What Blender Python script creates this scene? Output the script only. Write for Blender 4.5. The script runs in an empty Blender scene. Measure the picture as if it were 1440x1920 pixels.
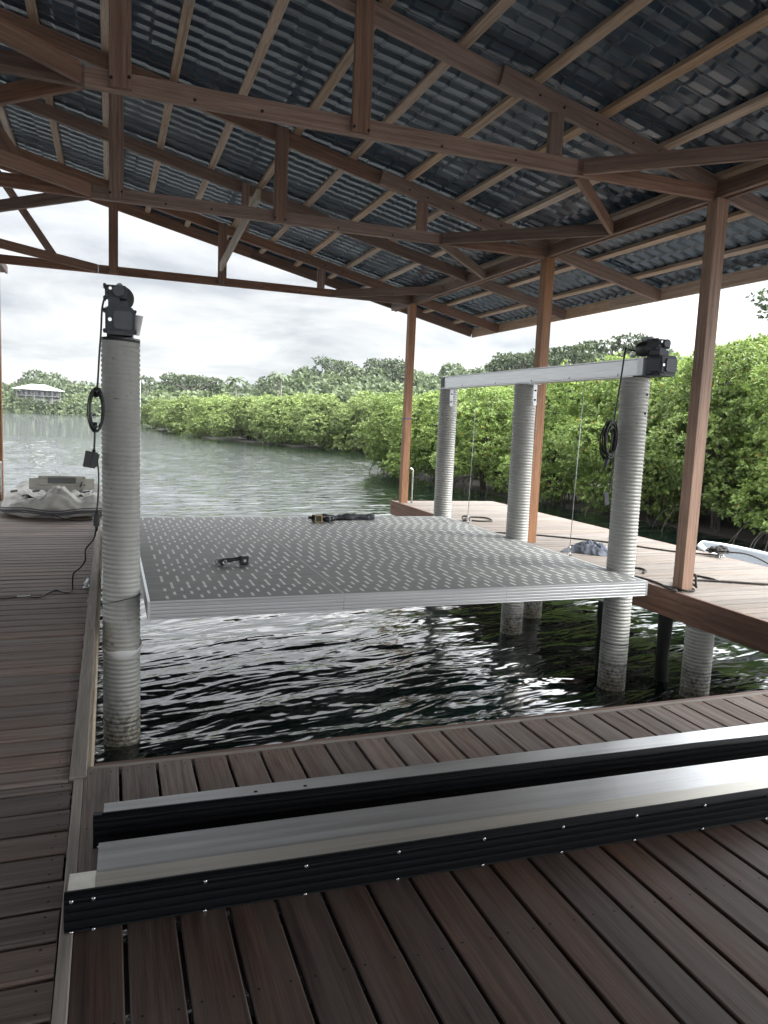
import bpy, bmesh, math, random
import numpy as np
from mathutils import Vector, Matrix
R = math.radians
S = bpy.context.scene
rng = random.Random(7)
nr = np.random.default_rng(11)

# ---------------------------------------------------------------- camera
def cam_setup():
    y, p, r = R(20.4), R(6.95), R(2.5)
    f = Vector((math.sin(y)*math.cos(p), math.cos(y)*math.cos(p), -math.sin(p)))
    rt = Vector((math.cos(y), -math.sin(y), 0)); up = rt.cross(f)
    rt2 = rt*math.cos(r) + up*math.sin(r); up2 = up*math.cos(r) - rt*math.sin(r)
    cd = bpy.data.cameras.new('camera'); c = bpy.data.objects.new('camera', cd)
    S.collection.objects.link(c)
    m = Matrix((rt2, up2, -f)).transposed().to_4x4(); m.translation = Vector((0, 0, 1.6))
    c.matrix_world = m
    cd.sensor_fit = 'VERTICAL'; cd.sensor_height = 36; cd.lens = 1400/1920*36
    cd.clip_start = 0.05; cd.clip_end = 3000
    S.camera = c
cam_setup()

# ---------------------------------------------------------------- world, sun, exposure
SUN_EL, SUN_AZ = 38, 118          # azimuth clockwise from +Y
def world_setup():
    w = bpy.data.worlds.new('World'); S.world = w; w.use_nodes = True
    nt = w.node_tree; N = nt.nodes; L = nt.links; N.clear()
    out = N.new('ShaderNodeOutputWorld'); bg = N.new('ShaderNodeBackground')
    sky = N.new('ShaderNodeTexSky'); sky.sky_type = 'NISHITA'; sky.sun_disc = False
    sky.sun_elevation = R(SUN_EL); sky.sun_rotation = R(SUN_AZ)
    tc = N.new('ShaderNodeTexCoord')
    sep = N.new('ShaderNodeSeparateXYZ'); L.new(tc.outputs['Generated'], sep.inputs[0])
    # project the direction on a cloud layer
    mx = N.new('ShaderNodeMath'); mx.operation = 'MAXIMUM'; L.new(sep.outputs[2], mx.inputs[0]); mx.inputs[1].default_value = 0.0
    ad = N.new('ShaderNodeMath'); ad.operation = 'ADD'; L.new(mx.outputs[0], ad.inputs[0]); ad.inputs[1].default_value = 0.16
    dv = N.new('ShaderNodeVectorMath'); dv.operation = 'DIVIDE'
    cmb = N.new('ShaderNodeCombineXYZ')
    for i in range(3): L.new(ad.outputs[0], cmb.inputs[i])
    L.new(tc.outputs['Generated'], dv.inputs[0]); L.new(cmb.outputs[0], dv.inputs[1])
    n1 = N.new('ShaderNodeTexNoise'); n1.inputs['Scale'].default_value = 1.3; n1.inputs['Detail'].default_value = 9
    n1.inputs['Roughness'].default_value = 0.55; n1.inputs['Distortion'].default_value = 0.35
    L.new(dv.outputs[0], n1.inputs['Vector'])
    cr = N.new('ShaderNodeValToRGB'); L.new(n1.outputs['Fac'], cr.inputs[0])
    e = cr.color_ramp.elements
    e[0].position = 0.36; e[0].color = (0.60, 0.63, 0.67, 1)
    e[1].position = 0.60; e[1].color = (1.06, 1.06, 1.05, 1)
    m = e.new(0.48); m.color = (0.82, 0.84, 0.865, 1)
    # overcast sky: brighter overhead than at the horizon
    mr = N.new('ShaderNodeMapRange'); L.new(sep.outputs[2], mr.inputs[0])
    mr.interpolation_type = 'SMOOTHSTEP'; mr.inputs[1].default_value = 0.14; mr.inputs[2].default_value = 0.62; mr.inputs[3].default_value = SKY_LO; mr.inputs[4].default_value = SKY_HI
    # the cloud deck is brighter around the veiled sun
    dt = N.new('ShaderNodeVectorMath'); dt.operation = 'DOT_PRODUCT'; L.new(tc.outputs['Generated'], dt.inputs[0])
    dt.inputs[1].default_value = (math.sin(R(SUN_AZ)), math.cos(R(SUN_AZ)), .35)
    gl = N.new('ShaderNodeMapRange'); gl.interpolation_type = 'SMOOTHSTEP'; L.new(dt.outputs['Value'], gl.inputs[0])
    gl.inputs[1].default_value = -.15; gl.inputs[2].default_value = 1.0; gl.inputs[3].default_value = 1.0; gl.inputs[4].default_value = SKY_SUN
    ml = N.new('ShaderNodeMath'); ml.operation = 'MULTIPLY'; L.new(mr.outputs[0], ml.inputs[0]); L.new(gl.outputs[0], ml.inputs[1])
    sc = N.new('ShaderNodeVectorMath'); sc.operation = 'SCALE'; L.new(cr.outputs[0], sc.inputs[0]); L.new(ml.outputs[0], sc.inputs['Scale'])
    mix = N.new('ShaderNodeMix'); mix.data_type = 'RGBA'; mix.inputs[0].default_value = 0.93
    L.new(sky.outputs[0], mix.inputs[6]); L.new(sc.outputs[0], mix.inputs[7])
    L.new(mix.outputs[2], bg.inputs[0]); bg.inputs[1].default_value = 0.1
    L.new(bg.outputs[0], out.inputs[0])
SKY_LO, SKY_HI, SKY_SUN = 4.4, 18.5, 3.4
world_setup()
sd = bpy.data.lights.new('sun', 'SUN'); sd.energy = 1.5; sd.angle = R(14); sd.color = (1, 0.95, 0.88)
so = bpy.data.objects.new('sun', sd); S.collection.objects.link(so)
_d = Vector((math.sin(R(SUN_AZ))*math.cos(R(SUN_EL)), math.cos(R(SUN_AZ))*math.cos(R(SUN_EL)), math.sin(R(SUN_EL))))
so.rotation_euler = _d.to_track_quat('Z', 'Y').to_euler()
S.view_settings.view_transform = 'Standard'; S.view_settings.look = 'None'
S.view_settings.exposure = 1.15; S.view_settings.gamma = 1.0

# ---------------------------------------------------------------- helpers
class MB:
    """collects shapes into one mesh"""
    def __init__(s): s.v = []; s.f = []; s.uv = []; s.c = []; s.mi = []; s.sm = []
    def face(s, idx, uvs, c, mi=0, sm=False):
        s.f.append(idx); s.uv.append(uvs); s.c.append(c); s.mi.append(mi); s.sm.append(sm)
    def bar(s, p0, p1, w, h, up=(0, 0, 1), ch=0.003, mi=0, c=None, seg=1, prof=None):
        """extrude a chamfered rectangle (w across, h along up), centred on the line p0-p1"""
        p0 = Vector(p0); p1 = Vector(p1); d = p1-p0; Ln = d.length; d.normalize()
        up = Vector(up); si = d.cross(up).normalized(); u = si.cross(d).normalized()
        if prof is None:
            a, b = w/2, h/2
            prof = [(-a+ch, -b), (a-ch, -b), (a, -b+ch), (a, b-ch), (a-ch, b), (-a+ch, b), (-a, b-ch), (-a, -b+ch)]
        n = len(prof); c = rng.random() if c is None else c
        ou, ov = rng.random()*40, rng.random()*40
        base = len(s.v)
        for k in range(seg+1):
            o = p0 + d*(Ln*k/seg)
            for (a, b) in prof: s.v.append(tuple(o + si*a + u*b))
        per = [0]
        for i in range(n):
            a = prof[i]; b = prof[(i+1) % n]; per.append(per[-1]+math.hypot(a[0]-b[0], a[1]-b[1]))
        for k in range(seg):
            for i in range(n):
                j = (i+1) % n; q = base+k*n
                u0, u1 = ou+Ln*k/seg, ou+Ln*(k+1)/seg
                s.face((q+i, q+j, q+n+j, q+n+i), ((u0, ov+per[i]), (u0, ov+per[i+1]), (u1, ov+per[i+1]), (u1, ov+per[i])), c, mi)
        for q, rev in ((base, True), (base+seg*n, False)):
            idx = list(range(q, q+n)); pr = list(prof)
            if rev: idx.reverse(); pr.reverse()
            s.face(tuple(idx), tuple((ou+a*0.3, ov+b) for a, b in pr), c, mi)
        return s
    def box(s, x0, x1, y0, y1, z0, z1, ch=0.002, mi=0, c=None, axis=1):
        cx, cy, cz = (x0+x1)/2, (y0+y1)/2, (z0+z1)/2
        ch = min(ch, (x1-x0)*.3, (y1-y0)*.3, (z1-z0)*.3)
        if axis == 0: return s.bar((x0, cy, cz), (x1, cy, cz), y1-y0, z1-z0, (0, 0, 1), ch, mi, c)
        if axis == 1: return s.bar((cx, y0, cz), (cx, y1, cz), x1-x0, z1-z0, (0, 0, 1), ch, mi, c)
        return s.bar((cx, cy, z0), (cx, cy, z1), x1-x0, y1-y0, (0, 1, 0), ch, mi, c)
    def tube(s, pts, r, n=8, mi=0, c=0.5, closed=False, cap=True):
        pts = [Vector(p) for p in pts]; m = len(pts); base = len(s.v)
        rs = r if isinstance(r, (list, tuple)) else [r]*m
        prev = None; L = 0
        lens = [0]
        for i in range(1, m): L += (pts[i]-pts[i-1]).length; lens.append(L)
        for i, p in enumerate(pts):
            t = (pts[(i+1) % m]-pts[i-1]) if closed else (pts[min(i+1, m-1)]-pts[max(i-1, 0)])
            t.normalize()
            if prev is None:
                a = Vector((0, 0, 1)) if abs(t.z) < .9 else Vector((1, 0, 0))
                prev = (a - t*a.dot(t)).normalized()
            else:
                prev = (prev - t*prev.dot(t)).normalized()
            b = t.cross(prev)
            for k in range(n):
                an = 2*math.pi*k/n; s.v.append(tuple(p + (prev*math.cos(an)+b*math.sin(an))*rs[i]))
        for i in range(m if closed else m-1):
            for k in range(n):
                j = (k+1) % n; q = base+i*n; q2 = base+((i+1) % m)*n
                l0, l1 = lens[i], lens[(i+1) % m]
                s.face((q+k, q+j, q2+j, q2+k), ((l0, k/n), (l0, (k+1)/n), (l1, (k+1)/n), (l1, k/n)), c, mi, True)
        if cap and not closed:
            s.face(tuple(range(base+n-1, base-1, -1)), tuple((0, 0) for _ in range(n)), c, mi)
            s.face(tuple(range(base+(m-1)*n, base+m*n)), tuple((0, 0) for _ in range(n)), c, mi)
        return s
    def lathe(s, prof, c0, axis=(0, 0, 1), n=24, mi=0, c=0.5, sm=True, cap=True):
        """prof: (radius, height) along axis from c0"""
        ax = Vector(axis).normalized(); a = Vector((1, 0, 0)) if abs(ax.x) < .9 else Vector((0, 0, 1))
        e1 = (a-ax*a.dot(ax)).normalized(); e2 = ax.cross(e1); c0 = Vector(c0); base = len(s.v)
        for (r, h) in prof:
            for k in range(n):
                t = 2*math.pi*k/n; s.v.append(tuple(c0+ax*h+(e1*math.cos(t)+e2*math.sin(t))*r))
        for i in range(len(prof)-1):
            for k in range(n):
                j = (k+1) % n; q = base+i*n
                s.face((q+k, q+j, q+n+j, q+n+k), ((0, 0),)*4, c, mi, sm)
        if cap:
            s.face(tuple(range(base+n-1, base-1, -1)), ((0, 0),)*n, c, mi)
            q = base+(len(prof)-1)*n; s.face(tuple(range(q, q+n)), ((0, 0),)*n, c, mi)
        return s
    def build(s, name, mats, parent=None, **tags):
        me = bpy.data.meshes.new(name); me.from_pydata(s.v, [], s.f)
        uvs = []; cs = []
        for u, c, f in zip(s.uv, s.c, s.f):
            for q in u: uvs += [q[0], q[1]]
            cs += [c, c, c, 1]*len(f)
        me.uv_layers.new(name='UVMap'); me.color_attributes.new('rnd', 'FLOAT_COLOR', 'CORNER')
        me.uv_layers['UVMap'].data.foreach_set('uv', uvs); me.color_attributes['rnd'].data.foreach_set('color', cs)
        me.polygons.foreach_set('material_index', s.mi); me.polygons.foreach_set('use_smooth', s.sm)
        for m in (mats if isinstance(mats, (list, tuple)) else [mats]): me.materials.append(m)
        me.update()
        o = bpy.data.objects.new(name, me); S.collection.objects.link(o)
        if parent: o.parent = parent
        for k, v in tags.items(): o[k] = v
        return o
def empty(name, loc=(0, 0, 0), **tags):
    o = bpy.data.objects.new(name, None); S.collection.objects.link(o); o.location = loc
    o.empty_display_size = .2
    for k, v in tags.items(): o[k] = v
    return o
def copy_tree(o, parent=None, **tags):
    c = o.copy(); S.collection.objects.link(c)
    if parent: c.parent = parent
    for ch in list(o.children): copy_tree(ch, c)
    for k, v in tags.items(): c[k] = v
    return c
def smooth_path(pts, k=6):
    """Catmull-Rom"""
    P = [Vector(p) for p in pts]; P = [P[0]*2-P[1]] + P + [P[-1]*2-P[-2]]; out = []
    for i in range(1, len(P)-2):
        for j in range(k):
            t = j/k; a, b, c, d = P[i-1], P[i], P[i+1], P[i+2]
            out.append(0.5*((2*b)+(c-a)*t+(2*a-5*b+4*c-d)*t*t+(3*b-a-3*c+d)*t**3))
    out.append(P[-2]); return out

# ---------------------------------------------------------------- materials
def mat(name):
    m = bpy.data.materials.new(name); m.use_nodes = True
    nt = m.node_tree; b = nt.nodes['Principled BSDF']; return m, nt, nt.nodes, nt.links, b
def noise(N, L, vec, scale, detail=4, rough=.5, dist=0.0):
    n = N.new('ShaderNodeTexNoise'); n.inputs['Scale'].default_value = scale; n.inputs['Detail'].default_value = detail
    n.inputs['Roughness'].default_value = rough; n.inputs['Distortion'].default_value = dist
    if vec is not None: L.new(vec, n.inputs['Vector'])
    return n.outputs['Fac']
def mapping(N, L, src, scale):
    m = N.new('ShaderNodeMapping'); m.inputs['Scale'].default_value = scale; L.new(src, m.inputs['Vector']); return m.outputs[0]
def ramp(N, L, fac, stops):
    r = N.new('ShaderNodeValToRGB'); L.new(fac, r.inputs[0]); e = r.color_ramp.elements
    e[0].position, e[0].color = stops[0][0], (*stops[0][1], 1); e[1].position, e[1].color = stops[-1][0], (*stops[-1][1], 1)
    for p, c in stops[1:-1]: x = e.new(p); x.color = (*c, 1)
    return r.outputs[0]
def mixc(N, L, a, b, fac, mode='MIX'):
    m = N.new('ShaderNodeMix'); m.data_type = 'RGBA'; m.blend_type = mode
    for i, x in ((6, a), (7, b)):
        if isinstance(x, tuple): m.inputs[i].default_value = (*x, 1)
        else: L.new(x, m.inputs[i])
    if isinstance(fac, (int, float)): m.inputs[0].default_value = fac
    else: L.new(fac, m.inputs[0])
    return m.outputs[2]
def math_(N, L, op, a, b=None):
    m = N.new('ShaderNodeMath'); m.operation = op
    for i, x in enumerate((a, b)):
        if x is None: continue
        if isinstance(x, (int, float)): m.inputs[i].default_value = x
        else: L.new(x, m.inputs[i])
    return m.outputs[0]
def bump(N, L, b, h, strength, dist=.01, prev=None):
    n = N.new('ShaderNodeBump'); n.inputs['Strength'].default_value = strength; n.inputs['Distance'].default_value = dist
    L.new(h, n.inputs['Height'])
    if prev is not None: L.new(prev, n.inputs['Normal'])
    if b is not None: L.new(n.outputs[0], b.inputs['Normal'])
    return n.outputs[0]
def wood(name, dark, mid, light, rough=.62, tint=.5, weather=None, gscale=55):
    m, nt, N, L, b = mat(name)
    uv = N.new('ShaderNodeUVMap').outputs[0]
    at = N.new('ShaderNodeAttribute'); at.attribute_name = 'rnd'
    warp = noise(N, L, mapping(N, L, uv, (1.2, 9, 1)), 1.6, 3)
    g1 = noise(N, L, mapping(N, L, uv, (.9, gscale, 1)), 1.0, 3, .55, .5)
    g2 = noise(N, L, mapping(N, L, uv, (5, gscale*5.5, 1)), 1.0, 3, .6)
    f = math_(N, L, 'ADD', math_(N, L, 'MULTIPLY', g1, .52), math_(N, L, 'MULTIPLY', g2, .48))
    col = ramp(N, L, f, [(.38, dark), (.5, mid), (.61, light)])
    # board to board variation
    hue = N.new('ShaderNodeHueSaturation'); L.new(col, hue.inputs['Color'])
    mr = N.new('ShaderNodeMapRange'); L.new(at.outputs['Fac'], mr.inputs[0]); mr.inputs[3].default_value = 1-tint*.55; mr.inputs[4].default_value = 1+tint*.6
    L.new(mr.outputs[0], hue.inputs['Value'])
    ms = N.new('ShaderNodeMapRange'); L.new(math_(N, L, 'FRACT', math_(N, L, 'MULTIPLY', at.outputs['Fac'], 7.3)), ms.inputs[0]); ms.inputs[3].default_value = .75; ms.inputs[4].default_value = 1.25
    L.new(ms.outputs[0], hue.inputs['Saturation'])
    c2 = hue.outputs[0]
    if weather:
        wf = ramp(N, L, warp, [(.38, (0, 0, 0)), (.66, (1, 1, 1))])
        c2 = mixc(N, L, c2, weather, math_(N, L, 'MULTIPLY', wf, .55))
    L.new(c2, b.inputs['Base Color'])
    rr = N.new('ShaderNodeMapRange'); L.new(f, rr.inputs[0]); rr.inputs[3].default_value = rough+.13; rr.inputs[4].default_value = rough-.12
    L.new(rr.outputs[0], b.inputs['Roughness'])
    bump(N, L, b, f, .5, .0022)
    return m
M_beam = wood('timber', (.13, .073, .052), (.205, .122, .088), (.28, .18, .135), .6, .45, gscale=34)
M_purlin = wood('lit purlin timber', (.27, .185, .125), (.42, .305, .22), (.52, .4, .3), .65, .4, gscale=34)  # same wood as the beams; light on the purlins painted as paler colour
M_post = wood('post timber', (.16, .075, .038), (.275, .14, .074), (.35, .19, .108), .55, .3, gscale=34)
M_pale = wood('pale timber', (.3, .25, .19), (.45, .39, .31), (.55, .5, .42), .75, .3, gscale=34)
M_deck = wood('oiled deck boards', (.027, .0135, .0092), (.056, .0305, .0215), (.098, .058, .043), .55, .38, (.085, .066, .057), gscale=30)
M_deck2 = wood('half weathered deck boards', (.055, .035, .027), (.105, .073, .06), (.165, .122, .104), .6, .5, (.11, .088, .078), gscale=34)
M_wdeck_lit = wood('weathered deck boards', (.082, .055, .045), (.162, .115, .095), (.245, .188, .162), .7, .4, (.2, .175, .155), gscale=34)  # weathered left dock; its paler tone also paints skylight on the front strip
M_ldeck = wood('bleached deck boards', (.11, .088, .072), (.175, .145, .12), (.235, .2, .17), .75, .35, (.21, .185, .16), gscale=30)
M_trim = wood('weathered trim', (.17, .14, .115), (.27, .225, .19), (.36, .31, .265), .7, .2, (.3, .27, .24), gscale=30)
M_fascia = wood('fascia timber', (.095, .048, .032), (.165, .085, .055), (.23, .125, .085), .6, .3, gscale=20)

def simple(name, col, rough=.5, metal=0.0, var=.25, vs=8, bmp=0.0, bs=60, spec=.5, coat=0, stretch=None):
    m, nt, N, L, b = mat(name)
    tc = N.new('ShaderNodeTexCoord').outputs['Object']
    v = mapping(N, L, tc, stretch) if stretch else tc
    n = noise(N, L, v, vs, 6, .6)
    d = tuple(c*(1-var) for c in col); l = tuple(min(1, c*(1+var*.8)) for c in col)
    L.new(ramp(N, L, n, [(.3, d), (.7, l)]), b.inputs['Base Color'])
    rr = N.new('ShaderNodeMapRange'); L.new(n, rr.inputs[0]); rr.inputs[3].default_value = max(.03, rough-.1); rr.inputs[4].default_value = min(1, rough+.12)
    L.new(rr.outputs[0], b.inputs['Roughness']); b.inputs['Metallic'].default_value = metal
    b.inputs['Specular IOR Level'].default_value = spec
    if coat: b.inputs['Coat Weight'].default_value = coat
    if bmp: bump(N, L, b, noise(N, L, v, bs, 4), bmp, .003)
    return m
M_alu = simple('aluminium', (.70, .71, .72), .31, .95, .16, 2.2, .05, 30, stretch=(.35, 14, 14))
M_alu2 = simple('mill aluminium', (.66, .67, .68), .34, .9, .12, 4, .1, 40, stretch=(12, .6, 12))
M_galv = simple('galvanised steel', (.6, .62, .64), .42, .8, .15, 20, .1)
M_steel = simple('stainless steel', (.65, .65, .64), .22, 1.0, .08, 20)
M_rubber = simple('black rubber', (.004, .0045, .006), .55, 0, .3, 5, .1, 50, spec=.14, stretch=(1, 20, 20))
M_black = simple('black plastic', (.012, .013, .015), .38, 0, .3, 20)
M_motor = simple('grey painted casting', (.055, .062, .075), .5, .1, .25, 14, .1, 80)
M_motorL = simple('light grey painted casting', (.1, .11, .125), .5, .1, .15, 14, .1, 80)
M_cup = simple('frosted plastic', (.75, .76, .76), .4, 0, .05, 20)
M_cap = simple('grey box', (.32, .33, .34), .45, 0, .15, 25)
M_yellow = simple('yellow plastic', (.45, .28, .07), .5, 0, .2, 30)
M_dot = simple('light sticker', (.6, .6, .58), .5, 0, .1, 30)
M_blue = simple('blue tape', (.02, .03, .22), .5)
M_rope = simple('dark rope', (.045, .04, .036), .85, 0, .4, 120, .5, 300)
M_cloth = simple('dark sling cloth', (.06, .065, .075), .85, 0, .35, 12, .3, 90)
M_hole = simple('screw hole', (.012, .01, .009), .8)
M_white = simple('white gelcoat', (.72, .74, .76), .3, 0, .05, 3)
M_greyhull = simple('grey speckled gelcoat', (.26, .28, .30), .5, 0, .2, 60)
M_darkpile = simple('weathered dark pile', (.012, .012, .013), .8, 0, .5, 10, .5, 20)
M_mud = simple('dark mud', (.03, .026, .02), .9, 0, .4, 1)
M_bark = simple('mangrove bark', (.05, .042, .036), .9, 0, .45, 9, .5, 30)
M_barkw = simple('pale bark', (.22, .2, .18), .9, 0, .3, 3, .4, 30)

def pile_mat():
    m, nt, N, L, b = mat('white ribbed sleeve')
    tc = N.new('ShaderNodeTexCoord').outputs['Object']; geo = N.new('ShaderNodeNewGeometry')
    sep = N.new('ShaderNodeSeparateXYZ'); L.new(geo.outputs['Position'], sep.inputs[0])
    base = ramp(N, L, noise(N, L, mapping(N, L, tc, (2.5, 2.5, .7)), 1.4, 5, .6), [(.3, (.33, .33, .308)), (.7, (.47, .47, .445))])
    sp = ramp(N, L, noise(N, L, mapping(N, L, tc, (1, 1, 1.8)), 22, 4, .62), [(.60, (1, 1, 1)), (.69, (.28, .27, .24))])
    # specks only in patches
    pt = ramp(N, L, noise(N, L, tc, 2.1, 2), [(.42, (0, 0, 0)), (.6, (1, 1, 1))])
    c = mixc(N, L, base, sp, math_(N, L, 'MULTIPLY', pt, .75), 'MULTIPLY')
    mr = N.new('ShaderNodeMapRange'); L.new(sep.outputs[2], mr.inputs[0]); mr.inputs[1].default_value = -.50; mr.inputs[2].default_value = -.92
    wob = math_(N, L, 'ADD', mr.outputs[0], math_(N, L, 'MULTIPLY', math_(N, L, 'SUBTRACT', noise(N, L, tc, 18, 5, .7), .5), 2.4))
    grime = ramp(N, L, wob, [(.35, (0, 0, 0)), (.95, (1, 1, 1))])
    gcol = ramp(N, L, noise(N, L, tc, 30, 4, .7), [(.44, (.018, .015, .012)), (.56, (.24, .215, .14))])
    c = mixc(N, L, c, gcol, math_(N, L, 'MULTIPLY', grime, .85))
    L.new(c, b.inputs['Base Color']); b.inputs['Roughness'].default_value = .42
    return m
M_pile = pile_mat()

def panel_mat():
    m, nt, N, L, b = mat('grey composite grating')
    tc = N.new('ShaderNodeTexCoord').outputs['Object']
    n = noise(N, L, mapping(N, L, tc, (.8, 9, 1)), 2.5, 5, .65)
    n2 = noise(N, L, tc, 1.1, 3)
    c = ramp(N, L, n, [(.3, (.15, .158, .155)), (.7, (.215, .224, .218))])
    c = mixc(N, L, c, (.27, .27, .25), math_(N, L, 'MULTIPLY', ramp(N, L, n2, [(.4, (0, 0, 0)), (.65, (1, 1, 1))]), .35))
    L.new(c, b.inputs['Base Color']); b.inputs['Roughness'].default_value = .55
    b.inputs['Metallic'].default_value = .0
    # fine corrugation running across the panel
    sep = N.new('ShaderNodeSeparateXYZ'); L.new(tc, sep.inputs[0])
    wv = math_(N, L, 'SINE', math_(N, L, 'MULTIPLY', sep.outputs[1], 2*math.pi/.0125))
    bump(N, L, b, wv, .25, .001)
    return m
M_panel = panel_mat()
M_dash = simple('pale slot glint and seam', (.75, .76, .73), .5, 0, .1, 30)  # paints the bright water seen through the slots; also seam lines

def roof_mat():
    m, nt, N, L, b = mat('dark blue metal tile')
    tc = N.new('ShaderNodeTexCoord').outputs['Object']
    n = noise(N, L, tc, 3, 5)
    L.new(ramp(N, L, n, [(.3, (.026, .044, .066)), (.7, (.042, .066, .094))]), b.inputs['Base Color'])
    b.inputs['Roughness'].default_value = .18; b.inputs['Specular IOR Level'].default_value = .65
    return m
M_roof = roof_mat()

def leaf_mat(name, stops, trans=.35, rough=.42):
    m, nt, N, L, b = mat(name)
    at = N.new('ShaderNodeAttribute'); at.attribute_name = 'rnd'
    oi = N.new('ShaderNodeObjectInfo')
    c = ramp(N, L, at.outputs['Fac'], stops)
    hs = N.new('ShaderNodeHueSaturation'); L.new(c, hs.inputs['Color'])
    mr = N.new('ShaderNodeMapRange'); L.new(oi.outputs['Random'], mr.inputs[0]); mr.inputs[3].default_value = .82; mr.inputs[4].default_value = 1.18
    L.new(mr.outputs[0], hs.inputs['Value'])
    L.new(hs.outputs[0], b.inputs['Base Color']); b.inputs['Roughness'].default_value = rough
    t = N.new('ShaderNodeBsdfTranslucent'); L.new(hs.outputs[0], t.inputs[0])
    mx = N.new('ShaderNodeMixShader'); mx.inputs[0].default_value = trans
    L.new(b.outputs[0], mx.inputs[1]); L.new(t.outputs[0], mx.inputs[2])
    L.new(mx.outputs[0], N['Material Output'].inputs[0])
    return m
M_leaf = leaf_mat('mangrove leaf', [(0, (.12, .175, .05)), (.45, (.20, .285, .075)), (.8, (.31, .41, .115)), (.975, (.40, .48, .15)), (.985, (.5, .25, .03))], .35, .4)
M_leafm = leaf_mat('mangrove foliage', [(0, (.11, .15, .05)), (.5, (.215, .285, .092)), (1, (.34, .42, .15))], .3, .55)
M_leafd = leaf_mat('forest foliage', [(0, (.045, .066, .036)), (.5, (.088, .118, .058)), (1, (.155, .20, .09))], .25, .6)

def water_mat():
    m, nt, N, L, b = mat('bay water')
    tc = N.new('ShaderNodeTexCoord').outputs['Object']
    geo = N.new('ShaderNodeNewGeometry').outputs['Position']
    rot = N.new('ShaderNodeMapping'); rot.inputs['Rotation'].default_value = (0, 0, R(-14)); L.new(geo, rot.inputs['Vector'])
    g = rot.outputs[0]
    c = noise(N, L, mapping(N, L, g, (7, 17, 1)), 1.0, 5, .65, .5)
    a = noise(N, L, mapping(N, L, g, (.8, 2.4, 1)), 1.0, 3, .6, .4)
    n1 = bump(N, L, None, a, 1.0, .085)
    bump(N, L, b, c, .5, .003, n1)
    b.inputs['Base Color'].default_value = (.0016, .0062, .0052, 1)
    b.inputs['Roughness'].default_value = .02; b.inputs['IOR'].default_value = 2.0
    return m
M_water = water_mat()

# ---------------------------------------------------------------- water and land
ZW = -1.0
def water_mesh():
    """one sheet out to the horizon: fine waves near the docks, coarser farther out"""
    r = np.random.default_rng(4)
    nA, nR = 1000, 760
    th = np.concatenate([np.radians(np.linspace(-34, 74, nA)), np.radians(np.linspace(76, 324, 63))])
    nA2 = len(th)
    rad = 1.2*np.exp(np.linspace(0, math.log(700/1.2), nR))
    # concentrate rings between 4 m and 60 m
    rad = np.concatenate([np.linspace(.5, 4.2, 70, endpoint=False), 4.2*np.exp(np.linspace(0, math.log(70/4.2), 760, endpoint=False)), 70*np.exp(np.linspace(0, math.log(700/70), 100))])
    nR = len(rad)
    RR, TT = np.meshgrid(rad, th, indexing='ij'); X = RR*np.sin(TT); Y = RR*np.cos(TT)
    dr = np.gradient(rad)[:, None]; Z = np.zeros_like(X)
    lam = np.exp(r.uniform(math.log(.05), math.log(1.3), 130))
    main = R(100)      # crests run roughly along +X
    for l in lam:
        k = 2*math.pi/l; d = main+r.normal(0, .34); amp = .0022*l*(.6+.8*r.random())*(1 if l < .25 else (.25/l)**.35)
        fade = np.clip((l/dr-3.0)/3.0, 0, 1)
        ph = (X*math.cos(d)+Y*math.sin(d))*k+r.uniform(0, 6.28)
        # slow patches of stronger and weaker ripple
        mod = .75+.5*np.sin(X*r.uniform(.2, .7)+Y*r.uniform(.2, .7)+r.uniform(0, 6))
        Z += amp*fade*mod*(np.sin(ph)+.25*np.sin(2*ph+.5))
    V = np.stack([X, Y, Z+ZW], -1).reshape(-1, 3)
    c = len(V); V = np.vstack([V, [[0, 0, ZW]]])
    i, j = np.meshgrid(np.arange(nR-1), np.arange(nA2), indexing='ij'); j2 = (j+1) % nA2
    F = np.stack([i*nA2+j, (i+1)*nA2+j, (i+1)*nA2+j2, i*nA2+j2], -1).reshape(-1, 4)
    n = len(F); me = bpy.data.meshes.new('water')
    me.vertices.add(len(V)-1); me.vertices.foreach_set('co', V[:-1].reshape(-1))
    me.loops.add(n*4); me.loops.foreach_set('vertex_index', F.reshape(-1)[::-1].astype(np.int32))
    me.polygons.add(n); me.polygons.foreach_set('loop_start', np.arange(n, dtype=np.int32)*4)
    me.update(calc_edges=True); me.polygons.foreach_set('use_smooth', [True]*n); me.materials.append(M_water)
    o = bpy.data.objects.new('water', me); S.collection.objects.link(o)
    o['kind'] = 'structure'; o['label'] = 'dark green bay water with white sky glints'
water_mesh()
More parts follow.
